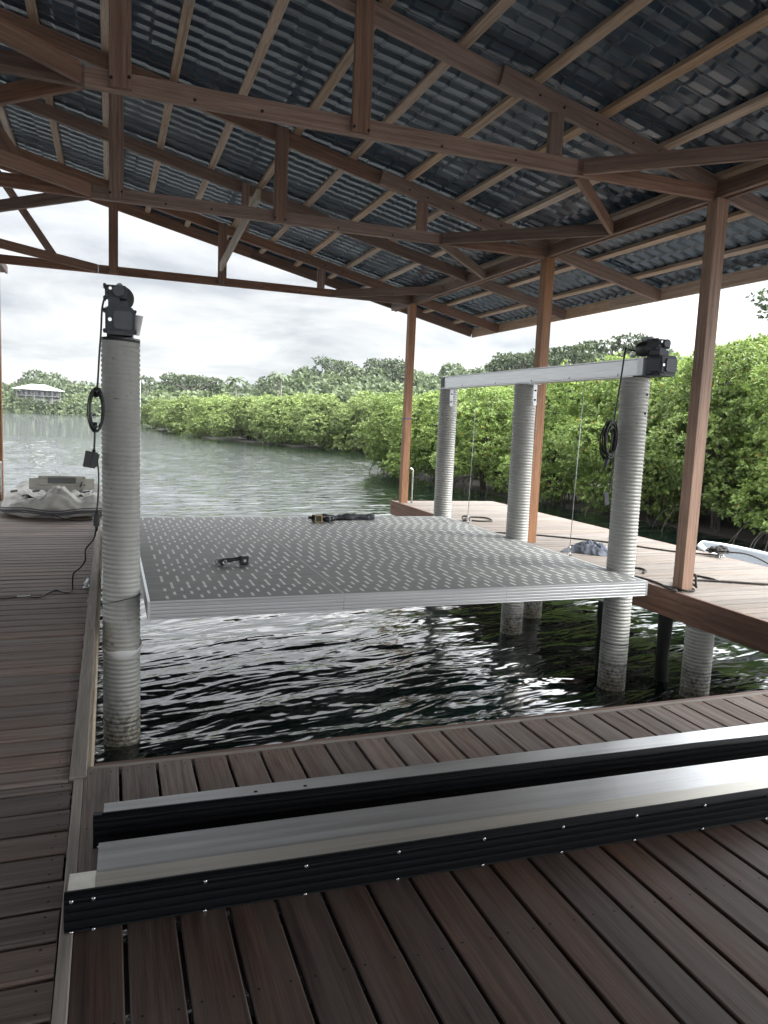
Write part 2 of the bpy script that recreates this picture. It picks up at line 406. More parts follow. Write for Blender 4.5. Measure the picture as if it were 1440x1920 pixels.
# skyline heights above eye level at 200 m, by X/Y
SKY = [(-.35, 7.0), (-.11, 6.0), (-.08, 8.0), (-.03, 7.3), (.0, 6.6), (.044, 6.2), (.099, 8.3), (.156, 6.8), (.2, 9.0), (.238, 11.2), (.294, 13.7), (.368, 15.7), (.415, 14.5), (.495, 16), (.565, 20), (.64, 22), (.8, 24), (1.1, 26), (1.6, 26)]
def skyl(t):
    for (a, b), (c, d) in zip(SKY, SKY[1:]):
        if a <= t <= c: return b+(d-b)*(t-a)/(c-a)
    return 8
def ground_h(x, y):
    t = x/y
    if t < .03: s, e, Yf = 292, 345, 345
    else: s, e, Yf = 135, 205, 200
    top = skyl(t)*y/200 + 1.6
    k = max(0, min(1, (y-s)/(e-s)))
    return -1.15 + k*(top*.72)
def hills():
    nx, ny = 90, 40; vs = []; fs = []
    for j in range(ny+1):
        y = 128 + (430-128)*(j/ny)**1.2
        for i in range(nx+1):
            t = -.4 + 1.9*i/nx
            x = t*y; z = ground_h(x, y)
            if t < .03 and y < 290: z = -1.6
            vs.append((x, y, z))
    m = MB(); m.v = vs
    for j in range(ny):
        for i in range(nx):
            q = j*(nx+1)+i; m.face((q, q+1, q+nx+2, q+nx+1), ((0, 0),)*4, .5, 0, True)
    return m
M_hill = simple('forest floor', (.03, .045, .02), .95, 0, .4, .2)
hills().build('hills', M_hill, kind='structure', label='low wooded hills across the bay')

# ---------------------------------------------------------------- foliage builders
def foliage_mesh(name, C, Nrm, n_per, length, width, tilt=(15, 75), shade=None, seed=1, fold=True, orange=0):
    """rosettes of folded leaves: C centres (k,3), Nrm axes (k,3)"""
    r = np.random.default_rng(seed); k = len(C)
    C = np.repeat(C, n_per, 0); A = np.repeat(Nrm, n_per, 0); A /= np.linalg.norm(A, axis=1, keepdims=True)
    n = len(C)
    h = r.normal(size=(n, 3)); T = h-A*(h*A).sum(1, keepdims=True); T /= np.linalg.norm(T, axis=1, keepdims=True)
    ti = np.radians(r.uniform(*tilt, n))[:, None]
    D = A*np.cos(ti)+T*np.sin(ti)
    Nn = A*np.sin(ti)-T*np.cos(ti); Sd = np.cross(D, Nn)
    Ln = (length*r.uniform(.65, 1.25, n))[:, None]; W = Ln*width/2
    jit = r.normal(size=(n, 3))*length*.15
    B = C+jit
    droop = -Nn*0.0+np.array([0, 0, -1])*Ln*.12
    V = np.empty((n, 6, 3))
    V[:, 0] = B; V[:, 1] = B+D*Ln*.35+Sd*W+Nn*W*.35; V[:, 2] = B+D*Ln*.75+Sd*W*.85+Nn*W*.3+droop*.4
    V[:, 3] = B+D*Ln+droop; V[:, 4] = B+D*Ln*.75-Sd*W*.85+Nn*W*.3+droop*.4; V[:, 5] = B+D*Ln*.35-Sd*W+Nn*W*.35
    F = (np.arange(n)[:, None, None]*6+np.array([[0, 1, 2, 3], [0, 3, 4, 5]])[None]).reshape(-1, 4)
    sh = np.repeat(shade, n_per) if shade is not None else np.full(n, .5)
    sh = np.clip(sh+r.normal(0, .16, n), 0, .96)
    if orange: sh[r.random(n) < orange] = 1.0
    me = bpy.data.meshes.new(name)
    me.vertices.add(n*6); me.vertices.foreach_set('co', V.reshape(-1))
    me.loops.add(n*8); me.loops.foreach_set('vertex_index', F.reshape(-1).astype(np.int32))
    me.polygons.add(n*2); me.polygons.foreach_set('loop_start', np.arange(n*2, dtype=np.int32)*4)
    me.update(calc_edges=True)
    ca = me.color_attributes.new('rnd', 'FLOAT_COLOR', 'CORNER')
    cc = np.repeat(sh, 8)[:, None]*np.array([[1, 1, 1, 0]])+np.array([[0, 0, 0, 1]])
    ca.data.foreach_set('color', cc.reshape(-1).astype(np.float32))
    return me
def lobe_points(lobes, dens, r, inner=.72, stray=.03, cut=-9):
    P = []; Nn = []; Sh = []
    for li, (cx, cy, cz, a, b_, c_) in enumerate(lobes):
        area = 4*math.pi*((a*b_)**1.6+(a*c_)**1.6+(b_*c_)**1.6)**(1/1.6)/3**(1/1.6)
        k = int(area*dens)
        d = r.normal(size=(k, 3)); d /= np.linalg.norm(d, axis=1, keepdims=True)
        rad = r.uniform(inner, 1.0, k)**.7
        st = r.random(k) < stray; rad[st] = r.uniform(1.05, 1.3, st.sum())
        # bumpy surface
        bumpv = 1+.14*np.sin(d[:, 0]*7+li)*np.cos(d[:, 1]*6+li*2)+.1*np.sin(d[:, 2]*11+li)
        p = d*rad[:, None]*bumpv[:, None]*np.array([a, b_, c_])+np.array([cx, cy, cz])
        keep = p[:, 2] > cut
        for lj, (ex, ey, ez, ea, eb, ec) in enumerate(lobes):
            if lj == li: continue
            q = (p-np.array([ex, ey, ez]))/np.array([ea, eb, ec])
            keep &= (q**2).sum(1) > .5
        p = p[keep]; d = d[keep]; rad = rad[keep]
        nn = d/np.array([a, b_, c_]); nn /= np.linalg.norm(nn, axis=1, keepdims=True)
        nn = nn+np.array([0, 0, .55])+r.normal(0, .25, nn.shape)
        P.append(p); Nn.append(nn)
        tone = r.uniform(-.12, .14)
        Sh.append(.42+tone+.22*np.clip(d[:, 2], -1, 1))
    return np.concatenate(P), np.concatenate(Nn), np.concatenate(Sh)
def twig_mesh(lobes, base, h0, seed, roots=14, spread=1.5, rr=.045, mi=0):
    """trunk, limbs and arching prop roots"""
    g = random.Random(seed); m = MB()
    bx, by, bz = base
    hub = Vector((bx, by, h0))
    for k in range(3):
        x = bx+g.uniform(-.35, .35); y = by+g.uniform(-.35, .35)
        m.tube(smooth_path([(x, y, bz), (x*.8+bx*.2, y, (bz+h0)/2), tuple(hub+Vector((g.uniform(-.2, .2), g.uniform(-.2, .2), .2)))], 3), rr*1.3, 6)
    for (cx, cy, cz, a, b_, c_) in lobes:
        mid = hub.lerp(Vector((cx, cy, cz)), .55)+Vector((g.uniform(-.2, .2), g.uniform(-.2, .2), g.uniform(-.25, .05)))
        pts = smooth_path([tuple(hub), tuple(mid), (cx, cy, cz)], 3)
        m.tube(pts, [rr*(1-.6*i/(len(pts)-1)) for i in range(len(pts))], 5)
        for q in range(3):
            e = Vector((cx+g.uniform(-.8, .8)*a, cy+g.uniform(-.8, .8)*b_, cz+g.uniform(-.2, .8)*c_))
            m.tube([(cx, cy, cz), tuple(e)], [rr*.35, rr*.12], 4)
    for k in range(roots):
        an = g.uniform(0, 2*math.pi); rd = spread*g.uniform(.35, 1)
        s0 = hub+Vector((math.cos(an)*rd*.3, math.sin(an)*rd*.3, g.uniform(-.5, .25)))
        e = Vector((bx+math.cos(an)*rd, by+math.sin(an)*rd, bz-.15))
        mid = s0.lerp(e, .55)+Vector((math.cos(an)*.12*rd, math.sin(an)*.12*rd, .22))
        m.tube(smooth_path([tuple(s0), tuple(mid), tuple(e)], 4), rr*.28, 5)
        if g.random() < .5:
            e2 = e+Vector((g.uniform(-.25, .25), g.uniform(-.25, .25), 0)); m.tube([tuple(mid), tuple(e2)], rr*.25, 4)
    return m
def make_lobes(r, n, sx, sy, z0, z1, ra, flat=.8):
    L = []
    for i in range(n):
        t = (i+.5)/n
        z = z0+(z1-z0)*t
        wid = math.sin(math.pi*min(.93, .28+t*.62))
        a = ra*r.uniform(.75, 1.2)
        an = i*2.399+r.uniform(-.4, .4); q = wid*r.uniform(.55, 1.0)
        L.append((math.cos(an)*sx*q, math.sin(an)*sy*q, z, a, a, a*flat))
    L.append((0, 0, (z0+z1)/2, sx*.55, sy*.55, (z1-z0)*.42))
    L.append((0, 0, z1-ra*.4, ra, ra, ra*.8))
    return L
def tree_kind(name, seed, nl, sx, sy, z0, z1, ra, dens, n_per, ln, wd, lm, h0, roots=14, rr=.045, orange=0, stray=.04, spread=1.6, bark=None):
    r = np.random.default_rng(seed)
    lobes = make_lobes(r, nl, sx, sy, z0, z1, ra)
    P, Nn, Sh = lobe_points(lobes, dens, r, stray=stray, cut=z0-ra*.75)
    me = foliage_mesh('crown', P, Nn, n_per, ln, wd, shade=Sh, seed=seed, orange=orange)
    me.materials.append(lm)
    root = empty(name)
    cr = bpy.data.objects.new('crown', me); S.collection.objects.link(cr); cr.parent = root
    twig_mesh(lobes, (0, 0, -.1), h0, seed, roots, spread, rr).build('trunk', bark or M_bark, root)
    return root

def place(proto, used, x, y, z, rz, s, sz=None, **tags):
    o = proto if not used else copy_tree(proto)
    o.location = (x, y, z); o.rotation_euler = (0, 0, rz); o.scale = (s, s, sz or s)
    for k, v in tags.items(): o[k] = v
    return o

# ================================================================ docks
def decking(m, x0, x1, y0, y1, along, pitch, gap, z=0.0, th=.028, screws=(), phase=0.0, jit=.004):
    lo, hi = (x0, x1) if along == 'Y' else (y0, y1)
    p = lo+phase
    while p < hi-.02:
        a = p+gap/2; b = min(p+pitch-gap/2, hi)
        if b-a > .03:
            c = rng.random(); dz = rng.uniform(-.0015, .0015); e = rng.uniform(-jit, jit)
            if along == 'Y': m.bar(((a+b)/2, y0, z-th/2+dz), ((a+b)/2, y1+e*.5, z-th/2+dz), b-a, th, (0, 0, 1), .004, 0, c)
            else: m.bar((x0, (a+b)/2, z-th/2+dz), (x1+e, (a+b)/2, z-th/2+dz), b-a, th, (0, 0, 1), .0055, 0, c)
            for s in screws:
                for q in (a+.028, b-.028):
                    sx, sy = (q, s) if along == 'Y' else (s, q)
                    sx += rng.uniform(-.006, .006); sy += rng.uniform(-.006, .006)
                    k = len(m.v)
                    for t in range(8): m.v.append((sx+.0045*math.cos(t*math.pi/4), sy+.0045*math.sin(t*math.pi/4), z+dz+.0006))
                    m.face(tuple(range(k, k+8)), ((0, 0),)*8, .5, 1)
        p += pitch
def plank(name, x0, x1, y0, y1, z0, z1, m, parent, ch=.004, axis=None, **t):
    b = MB(); L = {0: x1-x0, 1: y1-y0, 2: z1-z0}
    ax = axis if axis is not None else max(L, key=L.get)
    b.box(x0, x1, y0, y1, z0, z1, ch, 0, None, ax); return b.build(name, m, parent, **t)

# front dock, boards running away from the camera
fd = empty('dock', (3, 1, 0), label='near dock of brown boards under the two long fender rails', category='dock')
def rel(o, p):
    o.parent = p; o.matrix_parent_inverse = Matrix.Translation(-p.location); return o
m = MB(); decking(m, -.098, 4.62, -2.2, 2.515, 'Y', .1585, .014, screws=(1.9, .45), phase=-.014, jit=0)
d1 = rel(m.build('decking', [M_deck, M_hole]), fd)
m = MB(); decking(m, -.098, 4.62, 2.52, 3.397, 'Y', .1585, .0135, screws=(3.36, 2.9), phase=-.014)  # same boards carried on; skylight beyond the rails put into the paler colour
rel(m.build('decking', [M_wdeck_lit, M_hole], label='boards between the rails and the water, skylight painted in as a greyer tone'), fd)
m = MB(); decking(m, 4.63, 7.7, -2.2, 3.397, 'Y', .1585, .0135, phase=0)
rel(m.build('decking', [M_deck, M_hole]), fd)
rel(plank('edge_board', -.095, 7.7, 3.402, 3.43, -.04, .002, M_trim, None, .003, 0), fd)
rel(plank('fascia', -.06, 7.7, 3.43, 3.475, -.26, -.006, M_fascia, None, .004, 0), fd)
for y in (-1.6, -1.0, -.4, .2, .6, 1.0, 1.4, 1.8, 2.2, 2.6, 2.9, 3.2): rel(plank('joist', -.06, 7.6, y, y+.05, -.24, -.034, M_darkpile, None, .003, 0), fd)

# left dock, boards across
ld = empty('dock', (-2, 6, 0), label='left dock whose brown boards run crosswise beside the tall ribbed pile', category='dock')
m = MB(); decking(m, -5.0, -.148, -2.2, 3.3, 'X', .1605, .018, screws=(-.19, -.75, -1.3), phase=-.02)
rel(m.build('decking', [M_deck2, M_hole]), ld)
m = MB(); decking(m, -5.0, -.165, 3.31, 14.05, 'X', .1605, .023, screws=(-.21, -1.0, -1.8), phase=.0)
rel(m.build('decking', [M_wdeck_lit, M_hole]), ld)
rel(plank('edge_board', -.143, -.104, -2.2, 3.325, -.03, .003, M_trim, None, .004, 1), ld)
for a, b in ((3.33, 5.62), (5.625, 9.6), (9.605, 14.08)):
    rel(plank('edge_board', -.162, -.092, a, b, -.03, .012, M_trim, None, .004, 1), ld)
for a, b in ((3.44, 8.2), (8.204, 14.05)):
    rel(plank('fascia', -.118, -.074, a, b, -.27, -.032, M_pale, None, .004, 1, label='pale unfinished fascia board'), ld)
rel(plank('fascia', -5.0, -.12, 14.055, 14.095, -.26, -.004, M_fascia, None, .004, 0), ld)
for x in (-.75, -1.35, -1.95, -2.55, -3.2, -3.9, -4.6): rel(plank('joist', x, x+.05, -2.1, 14.0, -.19, -.034, M_darkpile, None, .003, 1), ld)

# right dock
rd = empty('dock', (6.5, 8, 0), label='right dock with sun bleached boards in front of the mangroves', category='dock')
m = MB(); decking(m, 5.435, 7.68, 3.48, 14.06, 'X', .1605, .021, screws=(5.5, 6.5, 7.6), phase=0, jit=.006)
rel(m.build('decking', [M_ldeck, M_hole]), rd)
for a, b in ((3.48, 6.8), (6.804, 11.0), (11.004, 14.12)):
    rel(plank('fascia', 5.385, 5.43, a, b, -.275, .006, M_fascia, None, .004, 1), rd)
rel(plank('fascia', 5.43, 7.7, 14.075, 14.12, -.27, -.004, M_fascia, None, .004, 0), rd)
rel(plank('fascia', 7.684, 7.725, 3.48, 14.07, -.27, -.004, M_fascia, None, .004, 1), rd)
for x in (5.75, 6.35, 6.95, 7.5): rel(plank('joist', x, x+.05, 3.5, 14.0, -.19, -.034, M_darkpile, None, .003, 1), rd)

# ================================================================ ribbed piles
def ribbed(m, x, y, z0, z1, r=.132, pitch=.0355, lean=(0, 0)):
    n = 40; sub = 6; rows = int((z1-z0)/pitch*sub); base = len(m.v)
    prof = [0, .004, .0068, .0068, .004, 0.0]
    for i in range(rows+1):
        for k in range(n):
            t = 2*math.pi*k/n
            ph = (i/sub + k/n) % 1.0
            rib = .0075*max(0.0, math.sin(math.pi*min(1, ph/.82)))**.6 if ph < .82 else 0
            rr = r+rib; z = z0+(z1-z0)*i/rows; f = (z-z0)/(z1-z0)
            m.v.append((x+lean[0]*f+rr*math.cos(t), y+lean[1]*f+rr*math.sin(t), z))
    for i in range(rows):
        for k in range(n):
            j = (k+1) % n; q = base+i*n
            m.face((q+k, q+j, q+n+j, q+n+k), ((0, 0),)*4, .5, 0, True)
    q = base+rows*n; m.face(tuple(range(q, q+n)), ((0, 0),)*n, .5, 0)
def pile(x, y, top, label, lean=(0, 0), z0=-1.6, group='white ribbed piles standing in the water', r=.132):
    m = MB(); ribbed(m, 0, 0, z0, top, r, lean=lean)
    o = m.build('ribbed_pile', M_pile, label=label, category='pile', group=group); o.location = (x, y, 0); return o
p0 = pile(.10, 5.98, 2.115, 'tall white ribbed pile at left carrying a motor, between left dock and grey platform', (-.015, 0))
m = MB(); m.lathe([(.137, 0), (.139, .008), (.137, .03)], (.085, 5.98, 2.09), n=32)
o = m.build('cap_band', M_black); o.parent = p0; o.matrix_parent_inverse = Matrix.Translation(-p0.location)
p3 = pile(4.835, 6.1, 2.12, 'near white ribbed pile at right end of the aluminium beam, below the motor', (-.01, 0))
p2 = pile(4.81, 8.1, 2.12, 'middle white ribbed pile under the aluminium beam', (-.02, 0))
p1 = pile(4.85, 10.45, 2.12, 'farthest white ribbed pile under the dark end of the aluminium beam', (0, 0))
p4 = pile(5.50, 5.66, -.28, 'short white ribbed pile under the right dock fascia below the near post', z0=-1.7)
p5 = pile(5.50, 8.75, -.28, 'short white ribbed pile under the right dock behind the middle lift pile', z0=-1.7)
pile(.11, 8.1, 2.12, 'white ribbed pile next behind the tall left pile, in line with it')
pile(.11, 10.45, 2.12, 'hindmost white ribbed pile of the left line, at the far left corner of the platform')
for (z, t) in ((1.96, -1.25), (1.78, -1.3)):
    m = MB(); c_, s_ = math.cos(t), math.sin(t); m.lathe([(.014, 0), (.013, .004)], (-.008+.137*c_, .137*s_, z), (c_, s_, 0), 10)
    m.build('bolt_hole', M_hole, p3)
def ring_gap(p, z, tilt=.0):
    m = MB(); m.tube([(.1385*math.cos(a), .1385*math.sin(a), z+tilt*math.sin(a)) for a in np.linspace(0, 2*math.pi, 40, endpoint=False)], .0032, 5, closed=True); m.build('joint_line', M_hole, p)
for p, z in ((p3, -.52), (p3, -.74), (p4, -.72), (p4, -.95), (p0, -.80), (p2, -.78)): ring_gap(p, z, .006)
# plastic wrap and wire round the left and right piles
def band(name, cx, cy, cz, r, tilt, w, mt, label, cat, ph=0):
    m = MB(); pts = []; n = 40
    for k in range(n):
        t = 2*math.pi*k/n
        pts.append((cx+r*math.cos(t), cy+r*math.sin(t), cz+tilt*math.sin(t+ph)))
    base = len(m.v)
    for k, p in enumerate(pts):
        t = 2*math.pi*k/n; bul = .004*math.sin(5*t)
        for dz, dr in ((-w/2, 0), (-w/4, .006), (w/4, .007), (w/2, 0)):
            m.v.append((p[0]+(dr+bul)*math.cos(t), p[1]+(dr+bul)*math.sin(t), p[2]+dz*(1+.4*math.sin(3*t))))
    for k in range(n):
        j = (k+1) % n
        for q in range(3): m.face((base+k*4+q, base+j*4+q, base+j*4+q+1, base+k*4+q+1), ((0, 0),)*4, .5, 0, True)
    return m.build(name, mt, label=label, category=cat)
band('plastic_strap', .098, 5.98, -.23, .143, .025, .045, M_cup, 'white plastic strap wrapped round the tall left pile above the water', 'strap')
band('plastic_strap', 4.83, 6.1, .0, .143, .02, .04, M_cup, 'white plastic strap wrapped round the near right pile below the platform', 'strap', 1)
band('tie_wire', .096, 5.98, .15, .1415, .035, .006, M_black, 'thin black wire tied round the tall left pile at platform height', 'wire', 2.2)

# old dark wooden posts beside the right dock
def dark_post(x, y, label):
    m = MB(); g = random.Random(int(x*100))
    pts = [(g.uniform(-.012, .012), g.uniform(-.012, .012), z) for z in np.linspace(-1.6, -.22, 9)]
    m.tube(pts, [.07+g.uniform(-.012, .014) for _ in pts], 12); o = m.build('dark_pile', M_darkpile, label=label, category='pile'); o.location = (x, y, 0)
dark_post(5.02, 6.55, 'black weathered wooden pile behind the near lift pile')
dark_post(5.48, 6.12, 'black weathered wooden pile beside the short ribbed pile under the dock fascia')

# ================================================================ lift beams
def lift_beam(x, label):
    e = empty('lift_beam', (x, 6.0, 2.13), label=label, category='beam', group='aluminium lift beams')
    m = MB()
    t = .008
    prof = [(-.075, -.088), (.075, -.088), (.075, -.08), (.06, -.076), (.06, .072), (.075, .078), (.075, .088), (-.075, .088), (-.075, .08), (-.066, .072), (-.066, -.074), (-.075, -.08)]
    m.bar((0, .06, .09), (0, 4.62, .09), .15, .176, prof=prof)
    b = m.build('channel', M_alu2, e)
    m = MB(); m.box(-.074, .074, 4.622, 4.64, .004, .178, .003, axis=1); m.box(-.0755, -.073, 4.53, 4.622, .012, .168, .0005, axis=1); m.build('end_cap', M_black, e)
    m = MB(); m.box(-.077, .077, -.03, .055, -.002, .182, .003, axis=1); m.build('end_plate', M_galv, e)
    for y in (2.08, 4.43):
        m = MB()
        m.box(-.12, .02, y-.17, y+.02, -.017, -.003, .003, axis=0)
        m.bar((-.06, y-.17, -.02), (-.06, y-.172, -.25), .055, .008, (0, 1, 0), .002)
        m.tube([(-.06, y-.173, -.245), (-.06, y-.181, -.245)], .0275, 14)
        for z in (-.09, -.2): m.lathe([(.011, 0), (.011, .008), (.004, .013)], (-.06, y-.178, z), (0, -1, 0), 8, 1)
        m.build('strap_bracket', [M_galv, M_hole], e)
    m = MB()
    for y in (.35, 1.2, 2.0, 2.9, 3.9): m.lathe([(.008, 0), (.006, .005)], (-.0685, y, .03), (-1, 0, 0), 8)
    for y in (.2, .42): m.bar((-.067, y, .05), (-.067, y, .13), .002, .002)
    m.build('bolt', M_hole, e)
    return e
lift_beam(4.87, 'long aluminium beam across the tops of the three right piles')
lift_beam(.10, 'aluminium beam running back from the tall left pile, hidden behind its motor')

def motor(x, y, z, label):
    e = empty('lift_motor', (x, y, z), label=label, category='motor', group='boat lift gear motors')
    m = MB()
    m.box(-.1, .1, -.30, -.09, .012, .195, .018, axis=1)
    for zz in (.03, .175):
        for xx in (-.105, .105): m.tube([(xx, -.27, zz), (xx, -.13, zz)], .011, 8)
    m.box(-.085, .085, -.315, -.30, .03, .18, .01, axis=1)
    for k in range(5): m.box(-.098+k*.012-.0, -.094+k*.012, -.308, -.1, .02, .19, .001, axis=1)
    m.build('gearbox', M_motor, e)
    m = MB(); m.bar((.02, -.318, .1), (.02, -.332, .1), .125, .125, ch=.014); 
    m.build('cover_plate', M_motorL, e)
    m = MB(); m.lathe([(.013, 0), (.013, .006)], (-.068, -.318, .1), (0, -1, 0), 14); m.build('sight_plug', M_steel, e)
    m = MB(); m.lathe([(.011, 0), (.011, .006)], (-.065, -.262, .325), (0, -1, 0), 14); m.build('sight_plug', M_steel, e)
    m = MB()
    m.box(-.08, .0, -.26, -.11, .195, .265, .01, axis=1)
    m.box(.0, .06, -.22, -.11, .195, .25, .01, axis=1)
    m.build('neck', M_motor, e)
    m = MB()
    m.box(-.09, .05, -.25, -.09, .262, .352, .012, axis=1)
    for k in range(5): m.box(-.102, .03, -.262, -.085, .268+k*.019, .273+k*.019, .001, axis=1)
    for zz in (.262, .35): m.tube([(-.103, -.25, zz), (-.103, -.1, zz)], .011, 8)
    m.build('worm_housing', M_motor, e)
    m = MB(); m.lathe([(.042, 0), (.042, .022), (.036, .028)], (-.012, -.258, .31), (0, -1, 0), 24); m.build('round_cap', M_motorL, e)
    m = MB()
    m.lathe([(.088, -.0), (.092, .004), (.092, .028), (.075, .034)], (.012, -.085, .285), (0, 1, 0), 28)
    for k in range(6): m.lathe([(.006, 0), (.006, .012)], (.012+.082*math.cos(k*1.05), -.098, .285+.082*math.sin(k*1.05)), (0, 1, 0), 6)
    m.lathe([(.076, .03), (.078, .036), (.078, .2), (.07, .225), (.052, .242), (.02, .25)], (.012, -.085, .285), (0, 1, 0), 28)
    m.build('motor_body', M_black, e)
    m = MB(); m.box(-.02, .025, -.03, .1, .355, .402, .012, axis=1); m.build('capacitor_box', M_cap, e)
    m = MB()
    for k in range(3): m.box(-.0215, -.0195, -.02+k*.035, .0+k*.035, .37, .392, .0004, axis=1)
    m.build('label_plate', M_dot, e)
    m = MB(); m.tube([(-.02, -.11, .205), (-.02, -.11, -.0)], .012, 8); m.tube([(.05, -.12, .255), (.055, -.12, .19)], .006, 6); m.build('shaft', M_steel, e)
    m = MB(); m.box(-.09, .09, -.31, .1, -.003, .011, .002, axis=1); m.build('base_plate', M_black, e)
    return e
motor(.078, 6.13, 2.135, 'grey gear motor on top of the tall left pile')
mr = motor(4.87, 6.06, 2.14, 'dark gear motor on the near end of the right aluminium beam')
mr.location = (4.87, 6.0, 2.13); mr.scale = (.95, .95, .95)
# frosted cup hanging at the left motor
m = MB(); m.lathe([(.018, 0), (.034, .14), (.036, .142)], (.198, 5.95, 2.15), (.08, 0, 1), 18, cap=False)
m.build('plastic_cup', M_cup, label='frosted plastic cup stuck beside the left motor gearbox', category='cup')

# ================================================================ platform
PZ = .22
pl = empty('lift_platform', (2.5, 7.8, PZ), label='large grey slotted platform raised between the piles over the water', category='platform')
X0, X1, Y0, Y1 = .285, 4.70, 5.55, 10.08
seams = [X0, 1.757, 3.228, X1]
for i in range(3):
    m = MB(); a, b = seams[i]+.003, seams[i+1]-.003
    y = Y0+.022; 
    while y < Y1-.02:
        y2 = min(y+.248, Y1-.002)
        m.box(a, b, y, y2, PZ-.03, PZ, .0015, 0, None, 0); y += .25
    # slots: bright water showing through, painted as pale dashes
    pat = [.10, .10, .10, .225, .225, .10, .10, .10, .10, .225, .225, .225, .225]
    y = Y0+.07; r = 0
    while y < Y1-.12:
        Ln = pat[r % len(pat)]; step = .125 if Ln < .15 else .25
        off = .064 if r % 2 else 0
        k = 0; x = X0+.125+off
        while x < X1-.06:
            if a+.03 < x < b-.03 and rng.random() > .012:
                segs = [(y, y+Ln)] if Ln < .15 else [(y-.04, y+.068), (y+.076, y+.185)]
                for (u, v) in segs:
                    q = len(m.v); w = .0105
                    for p in ((x-w, u), (x+w, u), (x+w, v), (x-w, v)): m.v.append((p[0], p[1], PZ+.0012))
                    m.face((q, q+1, q+2, q+3), ((0, 0),)*4, .5, 1)
            x += .128
        y += step; r += 1
    # thin scribed lines left of each seam
    yy = Y0+.11
    while yy < Y1-.2:
        if i == 0 or rng.random() < .4:
            q = len(m.v); x = a+.012; l = rng.uniform(.1, .2)
            for p in ((x, yy), (x+l, yy), (x+l, yy+.004), (x, yy+.004)): m.v.append((p[0], p[1], PZ+.0013))
            m.face((q, q+1, q+2, q+3), ((0, 0),)*4, .5, 1)
        yy += .25
    rel(m.build('deck_panel', [M_panel, M_dash]), pl)
for i in range(2):
    x = seams[i+1]; m = MB(); m.box(x-.0032, x+.0032, Y0+.02, Y1, PZ-.02, PZ+.002, .0005, axis=1); rel(m.build('seam_strip', M_dash), pl)
M_edge = simple('anodised edge', (.5, .51, .515), .45, .6, .1, 2, stretch=(.5, 8, 8))
def ribprof(th, h, n=5):
    P = [(-th/2, -h/2), (th/2, -h/2)]
    for k in range(n):
        z = -h/2+h*(k+.15)/n; P += [(th/2, z), (th/2-.0018, z+h*.03), (th/2-.0018, z+h*.06), (th/2, z+h*.09)]
    P += [(th/2, h/2), (-th/2, h/2)]
    return P
for i in range(3):
    m = MB(); a, b = seams[i]+(.0 if i == 0 else .001), seams[i+1]-(.001 if i < 2 else -.0)
    m.bar((b, Y0+.01, PZ-.067), (a, Y0+.01, PZ-.067), .02, .134, prof=[(-p[0], p[1]) for p in ribprof(.02, .134)][::-1])
    rel(m.build('edge_profile', M_edge), pl)
for x, s in ((X0-.011, 1), (X1+.011, -1)):
    m = MB(); pr = ribprof(.02, .134); pr = pr if s < 0 else [(-p[0], p[1]) for p in pr][::-1]
    m.bar((x, Y0, PZ-.064), (x, Y1, PZ-.064), .02, .134, prof=pr); rel(m.build('edge_profile', M_alu2), pl)
rel(plank('edge_profile', X0, X1, Y1+.002, Y1+.022, PZ-.134, PZ+.002, M_alu, None, .002, 0), pl)
for y in (6.95, 9.48): rel(plank('cross_beam', .15, 4.86, y-.05, y+.05, PZ-.30, PZ-.137, M_alu, None, .004, 0), pl)
for y in (6.0, 7.9, 8.6): rel(plank('cross_beam', .32, 4.66, y-.03, y+.03, PZ-.132, PZ-.035, M_alu, None, .004, 0), pl)
# lifting cables
for (x, y, lab) in ((4.80, 6.95, 'thin steel cable from the beam down to the platform edge near the towel'), (4.80, 9.48, 'thin steel cable from the beam down to the far part of the platform edge'),):
    e = empty('lift_cable', (x, y, PZ), label=lab, category='cable')
    m = MB(); m.tube([(.03, 0, 1.93), (0, 0, .07)], .0042, 6); m.build('wire', M_galv, e)
    m = MB(); m.tube([(0, 0, .09), (0, 0, .05)], .009, 8); m.bar((.0, -.0, .07), (.012, 0, -.03), .035, .008, (0, 1, 0), .002); m.tube([(-.004, .01, .04), (.02, -.01, -.02)], .008, 8); m.build('shackle', M_steel, e)

# ================================================================ boathouse
bh = empty('boathouse', (1.9, 9, 0), label='open timber boathouse roof on square posts over the lift bay', category='boathouse')
def RZ(x): return 5.36-.232*x          # top line of the rafters (right slope)
RX = -1.9                              # ridge line
def bpart(mb_, name, m, parent=bh, **t):
    o = mb_.build(name, m); 
    if parent is bh: rel(o, bh)
    else: o.parent = parent; o.matrix_parent_inverse = parent.matrix_basis.inverted() @ Matrix.Identity(4) if False else Matrix.Translation(-parent.location)
    for k, v in t.items(): o[k] = v
    return o
def sub(mb_, name, m, parent, **t):
    o = mb_.build(name, m, parent)
    for k, v in t.items(): o[k] = v
    return o
# posts
def post(x, y, lab=None, z0=0.0, z1=3.868, w=.14):
    m = MB(); m.bar((x, y, z0), (x, y, z1), w, w, (0, 1, 0), .005, 0, rng.uniform(.3, .7)); return bpart(m, 'post', M_post)
PY = {1: 6.02, 2: 9.04, 3: 13.8}
post(5.56, PY[1]); post(5.56, PY[2]); post(5.53, PY[3]); post(5.56, 3.0); post(5.56, 0.0)
post(-1.73, 14.0-.07); post(-1.75, 3.0); post(-1.75, 0.0); post(-1.75, 6.0); post(-1.75, 9.04)
m = MB(); m.bar((5.53, 13.8-.0712, 1.62), (5.53, 13.8-.0716, 1.64), .1405, .001, (0, 1, 0), .0001) if False else m.box(5.4585, 5.6015, 13.8-.0725, 13.8+.0725, 1.655, 1.672, .0005, axis=0)
bpart(m, 'tape_band', M_blue)
